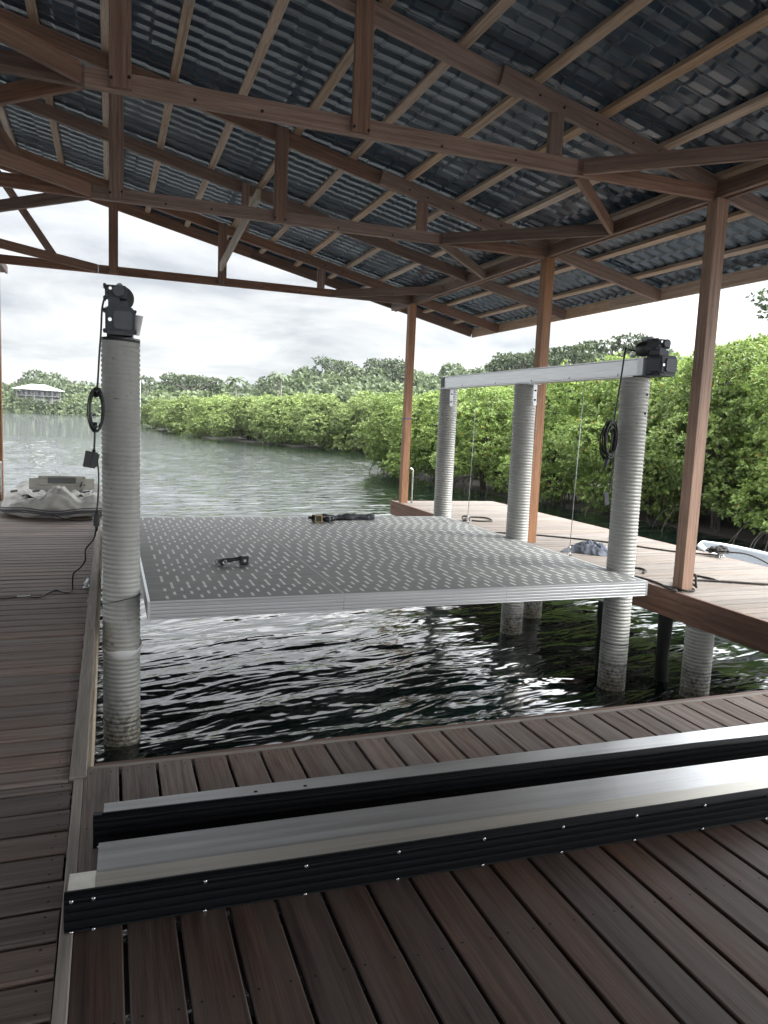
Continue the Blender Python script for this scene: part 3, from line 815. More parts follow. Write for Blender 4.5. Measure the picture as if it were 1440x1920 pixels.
# plates along Y
for x in (5.535, -1.73):
    for (a, b) in ((-4, 6.02), (6.024, 9.04), (9.044, 14.9)):
        m = MB(); m.box(x-.03, x+.03, a, b, 3.872, 4.02, .004); bpart(m, 'wall_plate', M_beam)
        m = MB(); m.box(x+.045, x+.085, a, b, 3.86, 3.985, .004); bpart(m, 'wall_plate', M_beam)
# trusses
def raf(m, x0, x1, y, depth=.165, w=.05, off=0):
    dz = -depth/2+off
    m.bar((x0, y, RZ(x0)+dz), (x1, y, RZ(x1)+dz), w, depth, (0, 0, 1), .004)
def truss(Y, full=True, strut_x=(.08, 1.88, 3.69), rgt=7.43, joint=None):
    m = MB(); ym = Y
    if full:
        m.box(-1.68, -.16, ym-.027, ym+.027, 3.845, 3.985, .004, axis=0)
        m.box(-.156, 3.93, ym-.027, ym+.027, 3.845, 3.985, .004, axis=0)
        m.box(3.934, 5.49, ym-.025, ym+.025, 3.848, 3.98, .004, axis=0)
    else:
        raf(m, RX+.02, 3.1, ym)
    t = bpart(m, 'truss' if full else 'rafter', M_beam)
    def tp(mb_, name, mt=M_beam): return sub(mb_, name, mt, t)
    q = MB()
    sp = 3.35 if joint is None else joint
    if full:
        raf(q, RX+.02, sp, ym+.056); 
        o = q.build('rafter', M_beam, t)
        q = MB(); raf(q, sp-.22, rgt, ym+.0025, off=-.004); o = q.build('rafter', M_beam, t)
        for sx in strut_x:
            q = MB(); top = RZ(sx)-.02
            q.bar((sx, ym-.054 if sx < 3 else ym+.056, 3.99 if False else (3.86 if sx < 3 else 3.99)), (sx, ym-.054 if sx < 3 else ym-.0+.056, top), .05 if False else .15, .045, (0, 1, 0), .004) if sx < 3 else q.bar((sx, ym, 3.989), (sx, ym, RZ(sx)-.17), .14, .045, (0, 1, 0), .004)
            q.build('strut', M_beam, t)
        q = MB(); q.bar((-.80, ym-.05, 3.99), (-1.66, ym-.05, 5.25), .045, .12, (1, 0, .6), .004); q.build('web', M_beam, t)
        q = MB()
        for sx in (.02, .14, 1.1, 1.82, 1.94, 2.6, 3.3, .6):
            q.lathe([(.012, 0), (.012, .006), (.006, .009)], (sx, ym-.027-(.05 if abs(sx-.08) < .1 or abs(sx-1.88) < .1 else 0), 3.91+.03*math.sin(sx*9)), (0, -1, 0), 8)
        for sx in (3.5, 3.75, 4.1, 4.5, 4.8): q.lathe([(.012, 0), (.012, .006), (.006, .009)], (sx, ym-.0225, RZ(sx)-.06-.04*(int(sx*10) % 2)), (0, -1, 0), 8)
        q.build('bolt', M_hole, t)
    else:
        q = MB(); raf(q, 2.9, rgt, ym+.052); q.build('rafter_tail', M_beam, t)
        for sx in (1.88,):
            q = MB(); q.bar((sx-.02, ym-.05, RZ(sx)-.68), (sx-.02, ym-.05, RZ(sx)-.02), .11, .045, (0, 1, 0), .004); q.build('strut', M_beam, t)
    return t
# parented to 'truss', children are built in world space: truss objects sit at the boathouse origin offset
_tr = []
for Y in (3.0, 6.02, 9.02, 13.8): _tr.append(truss(Y))
for Y in (4.5, 7.5, 11.35, 0.0, 1.5): 
    if Y in (7.5, 4.5, 1.5): continue
    _tr.append(truss(Y, False))
# horizontal braces from chord node to plate
def brace(x0, y0, x1, y1, z0=3.848, z1=3.982, w=.045):
    d = Vector((x1-x0, y1-y0, 0)).normalized()
    m = MB(); m.bar((x0, y0, (z0+z1)/2), (x1, y1, (z0+z1)/2), w, z1-z0, (0, 0, 1), .004); bpart(m, 'brace', M_beam)
for Y, f, b in ((6.02, 1.5, 1.55), (9.02, 1.46, 1.72), (13.8, 1.5, None), (3.0, None, 1.45)):
    for (nx, px) in ((3.95, 5.48), (-.17, -1.68)):
        if f: brace(nx+.02*(1 if px > 0 else -1), Y-.06, px, Y-f)
        if b: brace(nx+.02*(1 if px > 0 else -1), Y+.06, px, Y+b)
# overhang: tails run through; fascia at eave and rake
for (a, b) in ((-4, 5.1), (5.104, 10.2), (10.204, 15.0)):
    m = MB(); m.box(7.435, 7.475, a, b, 3.485, 3.665, .004); bpart(m, 'fascia', M_purlin)
def sloped(x0, x1, y, d, w, mt, name, top=.06):
    m = MB(); m.bar((x0, y, RZ(x0)+top-d/2), (x1, y, RZ(x1)+top-d/2), w, d, (0, 0, 1), .004); bpart(m, name, mt)
sloped(RX+.01, 2.6, 15.0, .2, .04, M_beam, 'rake_board'); sloped(2.604, 7.43, 15.0, .2, .04, M_beam, 'rake_board')
# purlins
for k in range(-1, 13):
    x = -1.42+.7*k if k >= 0 else -1.75
    if x > 7.3: continue
    for (a, b) in ((-9, 7.4), (7.404, 14.97)):  # carried back behind the camera along with the lengthened roof
        m = MB(); m.bar((x, a, RZ(x)+.027), (x, b, RZ(x)+.027), .09, .05, (.232, 0, 1), .003); bpart(m, 'purlin', M_purlin)
# lower purlin pair just outside the plate
m = MB(); m.bar((5.80, -4, RZ(5.80)-.03), (5.80, 14.97, RZ(5.80)-.03), .045, .05, (.232, 0, 1), .003); bpart(m, 'purlin', M_purlin)
# ridge
m = MB(); m.box(RX-.03, RX+.03, -4, 15, RZ(RX)-.2, RZ(RX)-.01, .004); bpart(m, 'ridge_beam', M_beam)
# pale tie piece nailed to the hanging strut
m = MB(); m.bar((1.74, 9.6, 4.30), (1.745, 12.9, 4.0), .05, .14, (0, 0, 1), .004); bpart(m, 'tie_piece', M_pale, label='pale unfinished timber hanging below the trusses')

# metal tile roof
def roof():
    mod = .2333; wave = .205; y0, y1 = -9.0, 15.03; x0, x1 = RX, 7.55  # unseen stretch behind the camera added to shade the near deck
    ys = []; y = y0
    offs = [(0, 0), (.36, 0), (.60, .85), (.68, 1), (.74, .95), (.99, .02)]
    while y < y1:
        for (o, h) in offs: ys.append((y+o*wave, h))
        y += wave
    xs = []; x = x0
    while x < x1:
        xs.append((x, 0.0, .0)); xs.append((x+mod*.80, .0, .0)); xs.append((x+mod*.93, .016, .0)); x += mod
    nx = len(xs); ny = len(ys); V = []
    for (x, st, _) in xs:
        k = (x-x0)/mod
        base = RZ(x)+.052
        # each module is a little flatter than the slope, then steps down
        fr = (x-x0) % mod
        lift = fr*.045 if st == 0 else -.002
        for (y, h) in ys: V.append((x, y, base+lift+h*.026))
    m = MB(); m.v = V
    for i in range(nx-1):
        for j in range(ny-1):
            q = i*ny+j; m.face((q, q+1, q+ny+1, q+ny), ((0, 0),)*4, .5, 0, False)
    bpart(m, 'roof_sheet', M_roof)
roof()
m = MB(); z = RZ(RX)+.06
m.v = [(RX, -9, z), (RX, 15.03, z), (-9.5, 15.03, z-.232*7.6), (-9.5, -9, z-.232*7.6)]; m.face((0, 1, 2, 3), ((0, 0),)*4, .5)  # also lengthened behind the camera to darken the near deck
m.v += [(a, b, c+.03) for a, b, c in m.v[:4]]; m.face((4, 7, 6, 5), ((0, 0),)*4, .5)
bpart(m, 'roof_sheet', M_roof)
# rail pipes fixed to posts
for (x, y, lab) in ((5.68, 13.72, 'short steel pipe standing beside the far right post'), (-1.685, 13.86, 'short steel pipe standing beside the far left post')):
    m = MB(); m.tube(smooth_path([(x, y, 0), (x, y, .55), (x, y, .64), (x-.03, y, .68), (x-.07, y, .69)], 4), .016, 10); m.build('steel_pipe', M_steel, label=lab, category='pipe')

# ================================================================ fender rails on the near dock
def fender(name, p0, ang, prof_r, prof_a, label, Ln, xo, extra=None, wide=None):
    e = empty('fender_rail', (p0[0], p0[1], 0), label=label, category='rail', group='long aluminium rails with black rubber fenders'); e.rotation_euler = (0, 0, ang)
    return e
RP = []   # ribbed rubber front, y = 0 front, profile (y,z)
def rubber_profile(h, th=.03, z0=0.0):
    pts = [(0.0, z0+.002)]
    ribs = [(.06, .10), (.16, .36), (.40, .60), (.64, .84), (.88, .97)]
    for (a, b) in ribs:
        pts += [(.002, z0+h*(a-.015)), (-.003, z0+h*(a+.01)), (-.004, z0+h*(a+b)/2), (-.003, z0+h*(b-.01)), (.002, z0+h*(b+.01))]
    pts += [(.004, z0+h), (.02, z0+h+.006), (th, z0+h+.004), (th, z0+.002)]
    return pts
def ext(m, prof, x0, x1, seg=1, wob=0.0, c=.5, mi=0):
    """extrude a closed (y,z) profile along local x"""
    n = len(prof); base = len(m.v); g = random.Random(int(x1*100)); hs = [g.uniform(-wob, wob) for _ in range(seg+1)]
    for k in range(seg+1):
        x = x0+(x1-x0)*k/seg
        for (y, z) in prof: m.v.append((x, y+hs[k]*(z > .05), z+hs[k]*.6*(z > .08)))
    for k in range(seg):
        for i in range(n):
            j = (i+1) % n; q = base+k*n; m.face((q+i, q+n+i, q+n+j, q+j), ((0, 0),)*4, c, mi, False)
    m.face(tuple(range(base, base+n)), ((0, 0),)*n, c, mi)
    m.face(tuple(range(base+seg*n+n-1, base+seg*n-1, -1)), ((0, 0),)*n, c, mi)
def screws_on(e, xs, zz, top=False):
    m = MB(); m.lathe([(.0065, 0), (.0065, .003), (.004, .006)], (0, 0, 0), (0, -1, 0), 10)
    o = m.build('screw', M_steel, e); first = True
    for x in xs:
        for z in zz:
            c = o if first else o.copy()
            if not first: S.collection.objects.link(c)
            c.location = (x, -.004, z); c.parent = e; first = False
H = .118
# near rail
M_bare = simple('bare aluminium with painted reflection', (.85, .83, .76), .5, .15, .12, 25)  # bright reflection put in as a pale, mostly diffuse colour
M_cream = simple('warm mill aluminium', (.64, .61, .55), .34, .8, .14, 3, stretch=(.4, 20, 20))
e = empty('fender_rail', (-.13, 2.292, .0), label='nearer aluminium rail with ribbed black rubber face, bare metal with a painted bright reflection at its left end', category='rail', group='long aluminium rails with rubber faces'); e.rotation_euler = (0, 0, -.0280)
m = MB(); ext(m, rubber_profile(H), 0, 5.4, 14, .0012); m.build('rubber_fender', M_rubber, e)
m = MB(); ext(m, [(.031, H-.004), (.128, H-.004), (.128, H+.0), (.031, H+.0)], .008, .088, 1); m.build('bare_end', M_bare, e, label='bare metal end with a painted bright reflection')
m = MB(); ext(m, [(.031, H-.005), (.112, H-.005), (.112, H+.001), (.031, H+.001)], .0885, 5.4, 1); m.build('top_strip', M_cream, e); m = MB(); ext(m, [(.114, H-.011), (.297, H-.011), (.297, H-.004), (.114, H-.004)], .0885, 5.4, 1); m.build('top_plate', M_alu, e)
m = MB(); ext(m, [(.034, .0), (.040, .0), (.040, H-.007), (.034, H-.007)], .003, 5.38, 1); m.build('inner_web', M_alu, e)
screws_on(e, [.022, .085]+[.42+.33*k for k in range(14)], (H*.92,)); screws_on(e, [.022, .085]+[.42+.33*k for k in range(14)], (H*.06,))
# rear rail
e = empty('fender_rail', (-.055, 2.748, .0), label='farther aluminium rail with ribbed black rubber face, lying next to the water', category='rail', group='long aluminium rails with rubber faces'); e.rotation_euler = (0, 0, -.0292)
m = MB(); ext(m, rubber_profile(H), 0, 5.4, 14, .0015); m.build('rubber_fender', M_rubber, e)
m = MB(); m.v = [(.035, .031, H), (5.4, .031, H), (5.4, .20, H), (.035, .105, H), (.035, .031, H-.006), (5.4, .031, H-.006), (5.4, .20, H-.006), (.035, .105, H-.006)]
for f in ((0, 1, 2, 3), (7, 6, 5, 4), (0, 4, 5, 1), (1, 5, 6, 2), (2, 6, 7, 3), (3, 7, 4, 0)): m.face(f, ((0, 0),)*4, .5)
m.build('top_plate', M_alu, e)
m = MB(); ext(m, [(.034, .0), (.040, .0), (.040, H-.009), (.034, H-.009)], .003, 5.38, 1); m.build('inner_web', M_alu, e)
m = MB(); m.box(.002, .03, .004, .03, H+.0065, H+.0095, .001, axis=0); m.build('corner_tab', M_black, e)
screws_on(e, [.02, .075]+[.5+.33*k for k in range(14)], (H*.08,))
m = MB()
for x in (.60, .80): m.lathe([(.008, 0), (.008, .0006)], (x, .06, H+.0002), (0, 0, 1), 12)
m.build('drill_hole', M_hole, e)

# ================================================================ cables and cords
def tube_obj(name, pts, r, mt, k=5, n=8, parent=None, **t):
    m = MB(); m.tube(smooth_path(pts, k), r, n); return m.build(name, mt, parent, **t)
def coil(m, c, rx, rz, turns, r, g, thick=.02, squash=(1, 0, 0)):
    c = Vector(c)
    for i in range(turns):
        ox, oz, s = g.uniform(-.3, .3)*thick, g.uniform(-.6, .6)*thick, 1+g.uniform(-.08, .08)
        oy = (i-turns/2)*r*1.2
        pts = []
        for k in range(28):
            t = 2*math.pi*k/28
            pts.append(c+Vector((math.cos(t)*rx*s+ox, oy+.35*rx*math.cos(t), math.sin(t)*rz*s+oz)))
        m.tube(pts, r, 6, closed=True)
g = random.Random(5)
lc = empty('power_cable', (0, 5.85, 0), label='black power cord hanging from the left motor, coiled and trailing over the deck', category='cord')
m = MB()
m.tube(smooth_path([(-.03, 0, 2.37), (-.043, 0, 2.3), (-.05, 0, 2.15), (-.062, 0, 1.98), (-.072, 0, 1.8), (-.082, 0, 1.72)], 5), .007, 8)
m.tube(smooth_path([(-.095, 0, 1.44), (-.095, 0, 1.38), (-.1, 0, 1.28)], 5), .007, 8)
m.tube(smooth_path([(-.1, -.01, 1.27), (-.078, 0, 1.22), (-.068, 0, 1.10), (-.075, 0, .92), (-.084, 0, .83)], 5), .006, 8)
m.tube(smooth_path([(-.084, 0, .74), (-.09, .15, .70), (-.108, .3, .594), (-.172, .5, .476), (-.18, .65, .36), (-.225, .75, .274), (-.278, .85, .21), (-.291, .95, .096), (-.30, 1.1, .012), (-.34, 1.0, .008), (-.437, 1.127, .008), (-.508, .978, .008), (-.561, .872, .008), (-.668, .928, .008), (-.81, .878, .008), (-.86, .88, .01)], 6), .0065, 8)
m.build('cord', M_black, lc)
m = MB(); coil(m, (-.085, .0, 1.585), .045, .145, 6, .0048, g, .03); m.tube([(-.085, -.02, 1.74), (-.083, .02, 1.69)], .018, 10); m.tube([(-.098, 0, 1.44), (-.092, 0, 1.50)], .016, 10); m.build('cord_coil', M_black, lc)
m = MB(); m.bar((-.115, .02, 1.285), (-.135, .02, 1.17), .085, .07, (0, 1, 0), .008); m.bar((-.085, .015, 1.27), (-.105, .015, 1.18), .05, .09, (0, 1, 0), .006); m.tube([(-.1, .02, 1.3), (-.103, .02, 1.275)], .012, 8); m.build('switch_box', M_black, lc)
m = MB(); m.bar((-.084, 0, .83), (-.084, 0, .74), .042, .04, (0, 1, 0), .01); m.tube([(-.084, 0, .745), (-.084, .01, .70)], [.014, .008], 10); m.tube([(-.084, 0, .825), (-.084, 0, .855)], [.014, .008], 10); m.build('inline_plug', M_black, lc)
m = MB(); m.bar((-.72, .925, .012), (-.62, .93, .012), .03, .003, (0, 0, 1), .0005); m.build('paper_tag', M_dot, lc)
m = MB(); m.bar((-.87, .88, .014), (-.93, .87, .014), .034, .026, (0, 0, 1), .006); m.build('plug', M_black, lc)

rc = empty('power_cable', (4.60, 6.02, 0), label='black cord coiled against the near right pile below its motor', category='cord')
def rp(p): return ((p[0]*1.026-4.60), .0, (p[2]-1.6)*1.026+1.6)
A = [(4.499, 5.85, 2.354), (4.479, 5.85, 2.134), (4.455, 5.85, 1.887), (4.435, 5.85, 1.68)]
m = MB(); m.tube(smooth_path([(.17, .05, 2.375), (.08, .05, 2.38)]+[rp(p) for p in A], 5), .008, 8)
m.tube(smooth_path([rp((4.43, 0, 1.62)), rp((4.425, 0, 1.45)), rp((4.43, 0, 1.33))], 4), .008, 8)
m.tube(smooth_path([rp((4.47, 0, 1.35)), rp((4.458, 0, 1.241)), rp((4.45, 0, 1.10)), rp((4.44, 0, 1.02))], 4), .007, 8)
m.build('cord', M_black, rc)
m = MB(); coil(m, rp((4.40, 0, 1.51)), .085, .16, 10, .0072, g, .05); m.build('cord_coil', M_black, rc)
m = MB(); m.tube([rp((4.40, 0, 1.36)), rp((4.385, 0, 1.30)), rp((4.36, 0, 1.22))], [.024, .02, .007], 8); m.build('plug', M_motor, rc); m = MB(); m.bar(rp((4.41, 0, 1.02)), rp((4.43, 0, .90)), .05, .012, (0, 1, 0), .002); m.build('cord_tag', M_motor, rc)

# ropes on the right dock
def rope(pts, r, label, extra=()):
    m = MB(); m.tube(smooth_path(pts, 6), r, 8)
    for e_ in extra: m.tube(smooth_path(e_, 6), r, 8)
    return m.build('rope', M_rope, label=label, category='rope')
rope([(5.385, 9.72, -.08), (5.38, 9.74, -.01), (5.41, 9.81, .012), (5.75, 9.68, .012), (6.2, 9.35, .012), (6.73, 8.82, .012), (7.194, 8.04, .012), (7.66, 7.62, .02)], .012, 'dark rope crossing the far part of the right dock behind the piles')
x0, y0 = 5.56, 6.02
loop = [(x0+.115*math.cos(t), y0+.115*math.sin(t), .016+.004*math.sin(t*2)) for t in np.linspace(-2.2, 3.4, 14)]
rope([(5.40, 6.85, .0), (5.48, 6.62, .012), (5.5, 6.35, .012), (5.46, 6.15, .014)]+loop+[(5.72, 6.3, .03), (6.0, 6.38, .013), (6.4, 6.22, .013), (6.75, 6.04, .013), (7.6, 5.7, .013)], .012, 'dark mooring rope looped round the foot of the near post',
     extra=[[(5.70, 6.06, .03), (5.78, 6.25, .03), (5.95, 6.55, .014), (6.2, 6.62, .014), (6.3, 6.4, .014), (6.27, 6.27, .014)], [(5.42, 6.05, .01), (5.38, 6.1, .03), (5.36, 6.0, .03), (5.4, 5.93, .012), (5.45, 5.98, .012)], [(5.6, 6.9, .014), (5.7, 7.1, .014), (5.85, 7.05, .014), (5.82, 6.9, .014), (5.7, 6.8, .014)],
            [(5.66, 6.02, .06), (5.70, 6.05, .13), (5.68, 5.98, .16), (5.66, 5.94, .06), (5.70, 5.98, .04), (5.67, 6.06, .09)]])
rope([(5.62, 11.2, .03), (5.75, 11.35, .015), (5.9, 11.5, .015), (6.1, 11.35, .02), (6.05, 11.05, .012), (5.85, 11.0, .012), (5.7, 11.1, .012)], .014, 'small loop of dark rope on the right dock behind the far cable',
     extra=[[(5.5, 11.0, .02), (5.55, 11.15, .07), (5.62, 11.1, .08), (5.6, 11.0, .03), (5.53, 11.05, .03), (5.66, 11.2, .05)]])

def cleat(x, y, rz, label):
    e = empty('cleat', (x, y, 0), label=label, category='cleat'); e.rotation_euler = (0, 0, rz)
    m = MB(); m.tube(smooth_path([(-.1, 0, .055), (-.05, 0, .045), (0, 0, .043), (.05, 0, .045), (.1, 0, .055)], 4), [.006]+[.011]*15+[.006], 8)
    for s in (-.03, .03): m.tube([(s, 0, .0), (s, 0, .045)], [.014, .009], 8)
    m.box(-.055, .055, -.022, .022, .0, .006, .002, axis=0); m.build('body', M_galv, e); return e
cleat(-.19, 7.1, 1.45, 'steel cleat on the left dock edge beside the ribbed pile')
cleat(-.2, 11.4, 1.45, 'steel cleat on the left dock close to the deflated dinghy')
cleat(7.55, 7.55, 1.2, 'steel cleat with a dark rope bundle at the outer edge of right dock')
m = MB(); g = random.Random(3)
for k in range(7):
    m.tube(smooth_path([(g.uniform(-.13, .13), g.uniform(-.1, .1), g.uniform(.02, .1)) for _ in range(7)], 5), .012, 6)
m.tube(smooth_path([(.1, 0, .03), (.3, -.2, .03), (.6, -.3, -.1), (.9, -.3, -.3)], 5), .011, 6)
o = m.build('rope_bundle', M_rope, label='tangled dark rope heaped on the outer cleat by the white boat', category='rope'); o.location = (7.62, 7.66, .03)

# ================================================================ cloths
def sheet(name, mt, cx, cy, sx, sy, h, seed, label, cat, rz=0, z=0.0, nx=70, ny=50):
    r = np.random.default_rng(seed); m = MB()
    ph = r.uniform(0, 6.28, (9, 3)); fr = r.uniform(3, 13, (9, 2))*r.choice([-1, 1], (9, 2))
    for top in (1, 0):
        for j in range(ny+1):
            for i in range(nx+1):
                u, v = i/nx*2-1, j/ny*2-1
                ed = max(abs(u), abs(v)); rr = math.hypot(u, v*1.0)
                lim = 1-.25*abs(math.sin(3*math.atan2(v, u)+seed))
                x = u*sx*lim; y = v*sy*lim
                f = sum(abs(math.sin(fr[k, 0]*u+fr[k, 1]*v+ph[k, 0]+1.2*math.sin(3*u+ph[k, 1]))) for k in range(9))/9
                env = max(0, 1-ed**3)
                zz = z+.006+env*h*(.25+1.1*f*(1-.4*rr)) if top else z+.002
                m.v.append((x+.02*math.sin(9*v+ph[0, 0]), y+.02*math.sin(8*u), zz))
    N1 = (nx+1)*(ny+1)
    for j in range(ny):
        for i in range(nx):
            q = j*(nx+1)+i; m.face((q, q+1, q+nx+2, q+nx+1), ((0, 0),)*4, .5, 0, True)
    ring = [i for i in range(nx+1)]+[(j+1)*(nx+1)-1 for j in range(1, ny+1)]+[ny*(nx+1)+i for i in range(nx-1, -1, -1)]+[j*(nx+1) for j in range(ny-1, 0, -1)]
    for a, b in zip(ring, ring[1:]+ring[:1]): m.face((a, b, b+N1, a+N1)[::-1], ((0, 0),)*4, .5, 0, True)
    o = m.build(name, mt, label=label, category=cat); o.location = (cx, cy, 0); o.rotation_euler = (0, 0, rz); return o
M_towel = simple('grey towel', (.13, .145, .18), .95, 0, .25, 14, .4, 160)
sheet('towel', M_towel, 5.92, 8.12, .34, .19, .15, 4, 'crumpled blue grey towel lying on the right dock', 'towel', -.75)
# rolled sling on the platform
m = MB(); n = 26; g = random.Random(8)
pts = [(-.42+.84*k/n, .02*math.sin(k*.7), .035+.012*math.sin(k*.5)) for k in range(n+1)]
m.tube(pts, [.03+.018*(k/n)+.006*math.sin(k*1.9) for k in range(n+1)], 12)
m.tube([(p[0]*.9-.04, p[1]-.05, .03) for p in pts], [.028+.005*math.sin(k*2.3) for k in range(n+1)], 10)
o = m.build('rolled_sling', M_cloth, label='rolled dark cloth sling at the far edge of the grey platform', category='sling'); o.location = (3.07, 9.82, PZ)

# ================================================================ power tools on the platform
def drill(x, y, z, rz, label, body, s=1.0):
    e = empty('power_tool', (x, y, z), label=label, category='power tool'); e.rotation_euler = (0, 0, rz); e.scale = (s, s, s)
    m = MB(); m.bar((.085, 0, .042), (.155, 0, .042), .075, .078, ch=.008); m.build('battery', M_black, e)
    m = MB(); m.bar((.1, 0, .082), (.15, 0, .082), .06, .008, ch=.002); m.bar((.12, -.0385, .04), (.12, -.040, .04), .022, .022, ch=.001); m.build('battery_label', M_dot, e)
    m = MB(); m.tube(smooth_path([(.1, 0, .06), (.05, 0, .052), (-.01, 0, .045), (-.06, 0, .04)], 4), [.024, .022, .019, .018, .018, .017, .017, .018, .02, .021, .022, .024, .026], 12); m.build('handle', body, e)
    m = MB(); m.lathe([(.02, -.09), (.03, -.08), (.034, -.04), (.034, .03), (.026, .045)], (-.085, 0, .04), (0, 1, .0), 18); m.build('motor_housing', body, e)
    m = MB(); m.lathe([(.024, 0), (.022, .02), (.013, .035), (.011, .06)], (-.085, -.09, .04), (0, -1, 0), 16); m.build('chuck', M_steel, e)
    m = MB(); m.tube([(-.095, -.03, .05), (-.14, -.03, .07), (-.15, 0, .04), (-.135, .03, .01), (-.1, .03, .02)], .005, 6); m.build('hook', M_steel, e)
    return e
drill(1.06, 6.84, PZ, .12, 'black cordless impact wrench lying alone on the grey platform', M_black, 1.0)
def tool2():
    e = empty('power_tool', (2.64, 9.55, PZ), label='black and yellow cordless drill lying in front of the rolled sling', category='power tool'); e.rotation_euler = (0, 0, .2)
    m = MB(); m.bar((-.09, 0, .055), (.02, 0, .055), .09, .10, ch=.01); m.build('battery', M_black, e)
    m = MB(); m.bar((-.085, -.046, .1), (.015, -.046, .1), .004, .016, ch=.001); m.bar((-.085, -.046, .012), (.015, -.046, .012), .004, .01, ch=.001)
    for x in (-.083, .01): m.bar((x, -.046, .01), (x, -.046, .1), .014, .004, (0, 1, 0), .001)
    m.build('battery_trim', M_yellow, e)
    m = MB(); m.tube([(0, .02, .06), (.06, .03, .05)], .022, 10); m.tube([(-.09, .04, .06), (-.14, .06, .06)], [.025, .015], 10); m.build('handle', M_black, e)
    m = MB(); m.lathe([(.024, 0), (.036, .02), (.04, .06), (.034, .1), (.036, .12), (.03, .15)], (.05, -.01, .042), (1, -.1, 0), 16); m.build('motor_housing', M_black, e)
    m = MB(); m.lathe([(.0375, 0), (.0385, .012)], (.128, -.018, .042), (1, -.1, 0), 16); m.build('clutch_ring', M_cap, e)
tool2()

# ================================================================ dinghy
def dinghy():
    M_pvc = simple('aged inflatable fabric', (.50, .49, .455), .7, 0, .25, 5, .5, 25)
    M_pvcd = simple('dark rub strip', (.10, .10, .115), .6, 0, .2, 12)
    M_tran = simple('cream transom', (.5, .48, .43), .6, 0, .15, 6)
    M_rec = simple('grey recess', (.12, .13, .13), .6, 0, .15, 12)
    e = empty('deflated_dinghy', (-.72, 11.75, 0), label='half deflated grey inflatable dinghy lying on the left dock', category='dinghy')
    # tubes: U path, bow towards the camera
    path = [(-.55, 1.75, .2), (-.62, 1.2, .19), (-.66, .6, .17), (-.60, .22, .16), (-.40, .0, .17), (-.1, -.08, .2), (.15, -.06, .21), (.38, .06, .18), (.58, .35, .17), (.68, .8, .18), (.66, 1.3, .19), (.60, 1.75, .2)]
    P = smooth_path(path, 22); n = 56; r = np.random.default_rng(2); ph = r.uniform(0, 6.28, 20)
    m = MB(); strip = []
    for i, p in enumerate(P):
        t = (P[min(i+1, len(P)-1)]-P[max(i-1, 0)]); t.z = 0; t.normalize(); sd = Vector((t.y, -t.x, 0))*-1
        s = i/len(P)
        sag = .5+.5*math.sin(s*14+1)
        w = .27+.05*math.sin(s*9+ph[0])+.03*math.sin(s*31); h = .155+.035*math.sin(s*11+ph[1])+.02*math.sin(s*37+2)
        if abs(s-.47) < .12: h += .05*(1-abs(s-.47)/.12)
        for k in range(n):
            a = 2*math.pi*k/n
            cr = 1+.08*math.sin(5*a+26*s+ph[2])*abs(math.sin(a))+.05*math.sin(9*a-47*s+ph[3])+.13*(abs(math.sin(s*45+2.5*math.sin(2*a+s*20)+ph[4]))-.5)*max(0, math.sin(a))+.05*abs(math.sin(s*110+4*a))*max(0, math.sin(a))
            v = Vector((p.x, p.y, 0))+sd*(math.cos(a)*w*cr)+Vector((0, 0, max(.006, h*.95+math.sin(a)*h*cr+.015*math.sin(7*s*6+2*a))))
            m.v.append(tuple(v))
    L = len(P)
    for i in range(L-1):
        for k in range(n):
            j = (k+1) % n; q = i*n; m.face((q+k, q+j, q+n+j, q+n+k), ((0, 0),)*4, .5, 0, True)
    m.face(tuple(range(n)), ((0, 0),)*n, .5); m.face(tuple(range((L-1)*n+n-1, (L-1)*n-1, -1)), ((0, 0),)*n, .5)
    tube = m.build('inflatable_tube', M_pvc, e)
    # rub strip along outer lower side
    for off, rr_, zz in ((.285, .014, .10), (.275, .009, .135), (.27, .009, .07)):
        q = MB(); pts = []
        for i, p in enumerate(P):
            t = (P[min(i+1, L-1)]-P[max(i-1, 0)]); t.z = 0; t.normalize(); s = i/L
            o_ = off+.05*math.sin(s*9+ph[0])+.03*math.sin(s*31); pts.append((p.x+t.y*o_, p.y-t.x*o_, zz+.03*math.sin(s*13)**2))
        q.tube(pts, rr_, 8); q.build('rub_strip', M_pvcd, e)
    # crumpled floor/cover between tubes
    q = MB(); nx, ny = 60, 80
    for j in range(ny+1):
        for i in range(nx+1):
            u, v = i/nx*2-1, j/ny; x = u*.55; y = .0+v*1.7
            f = sum(abs(math.sin((4+k*1.7)*u+(9-k)*v*1.6+ph[k+5]+math.sin(5*v+ph[k]))) for k in range(6))/6
            q.v.append((x, y, .13+.17*f+.06*(1-v)+.05*u*u))
    for j in range(ny):
        for i in range(nx): k = j*(nx+1)+i; q.face((k, k+1, k+nx+2, k+nx+1), ((0, 0),)*4, .5, 0, True)
    q.build('crumpled_floor', M_pvc, e)
    # transom
    q = MB(); q.bar((-.56, 1.35, .34), (.56, 1.35, .34), .05, .30, (0, .25, 1), .012); q.bar((-.40, 1.352, .44), (.40, 1.352, .44), .046, .17, (0, .25, 1), .045); q.build('transom', M_tran, e)
    q = MB(); q.bar((-.24, 1.31, .455), (.24, 1.31, .455), .012, .10, (0, .25, 1), .003); q.build('transom_plate', M_rec, e)
    q = MB(); q.bar((.31, 1.30, .34), (.35, 1.31, .44), .02, .035, (0, 1, 0), .004); q.build('drain_plug', M_black, e)
    # fittings
    for (x, y, z, a) in ((-.72, .55, .34, 0), (-.35, .28, .37, 1), (.45, .3, .36, 2), (-.5, .12, .32, .5)):
        q = MB(); q.bar((x-.05, y-.02, z), (x+.05, y+.02, z+.01), .04, .03, (0, 0, 1), .008); q.build('handle', M_pvcd, e)
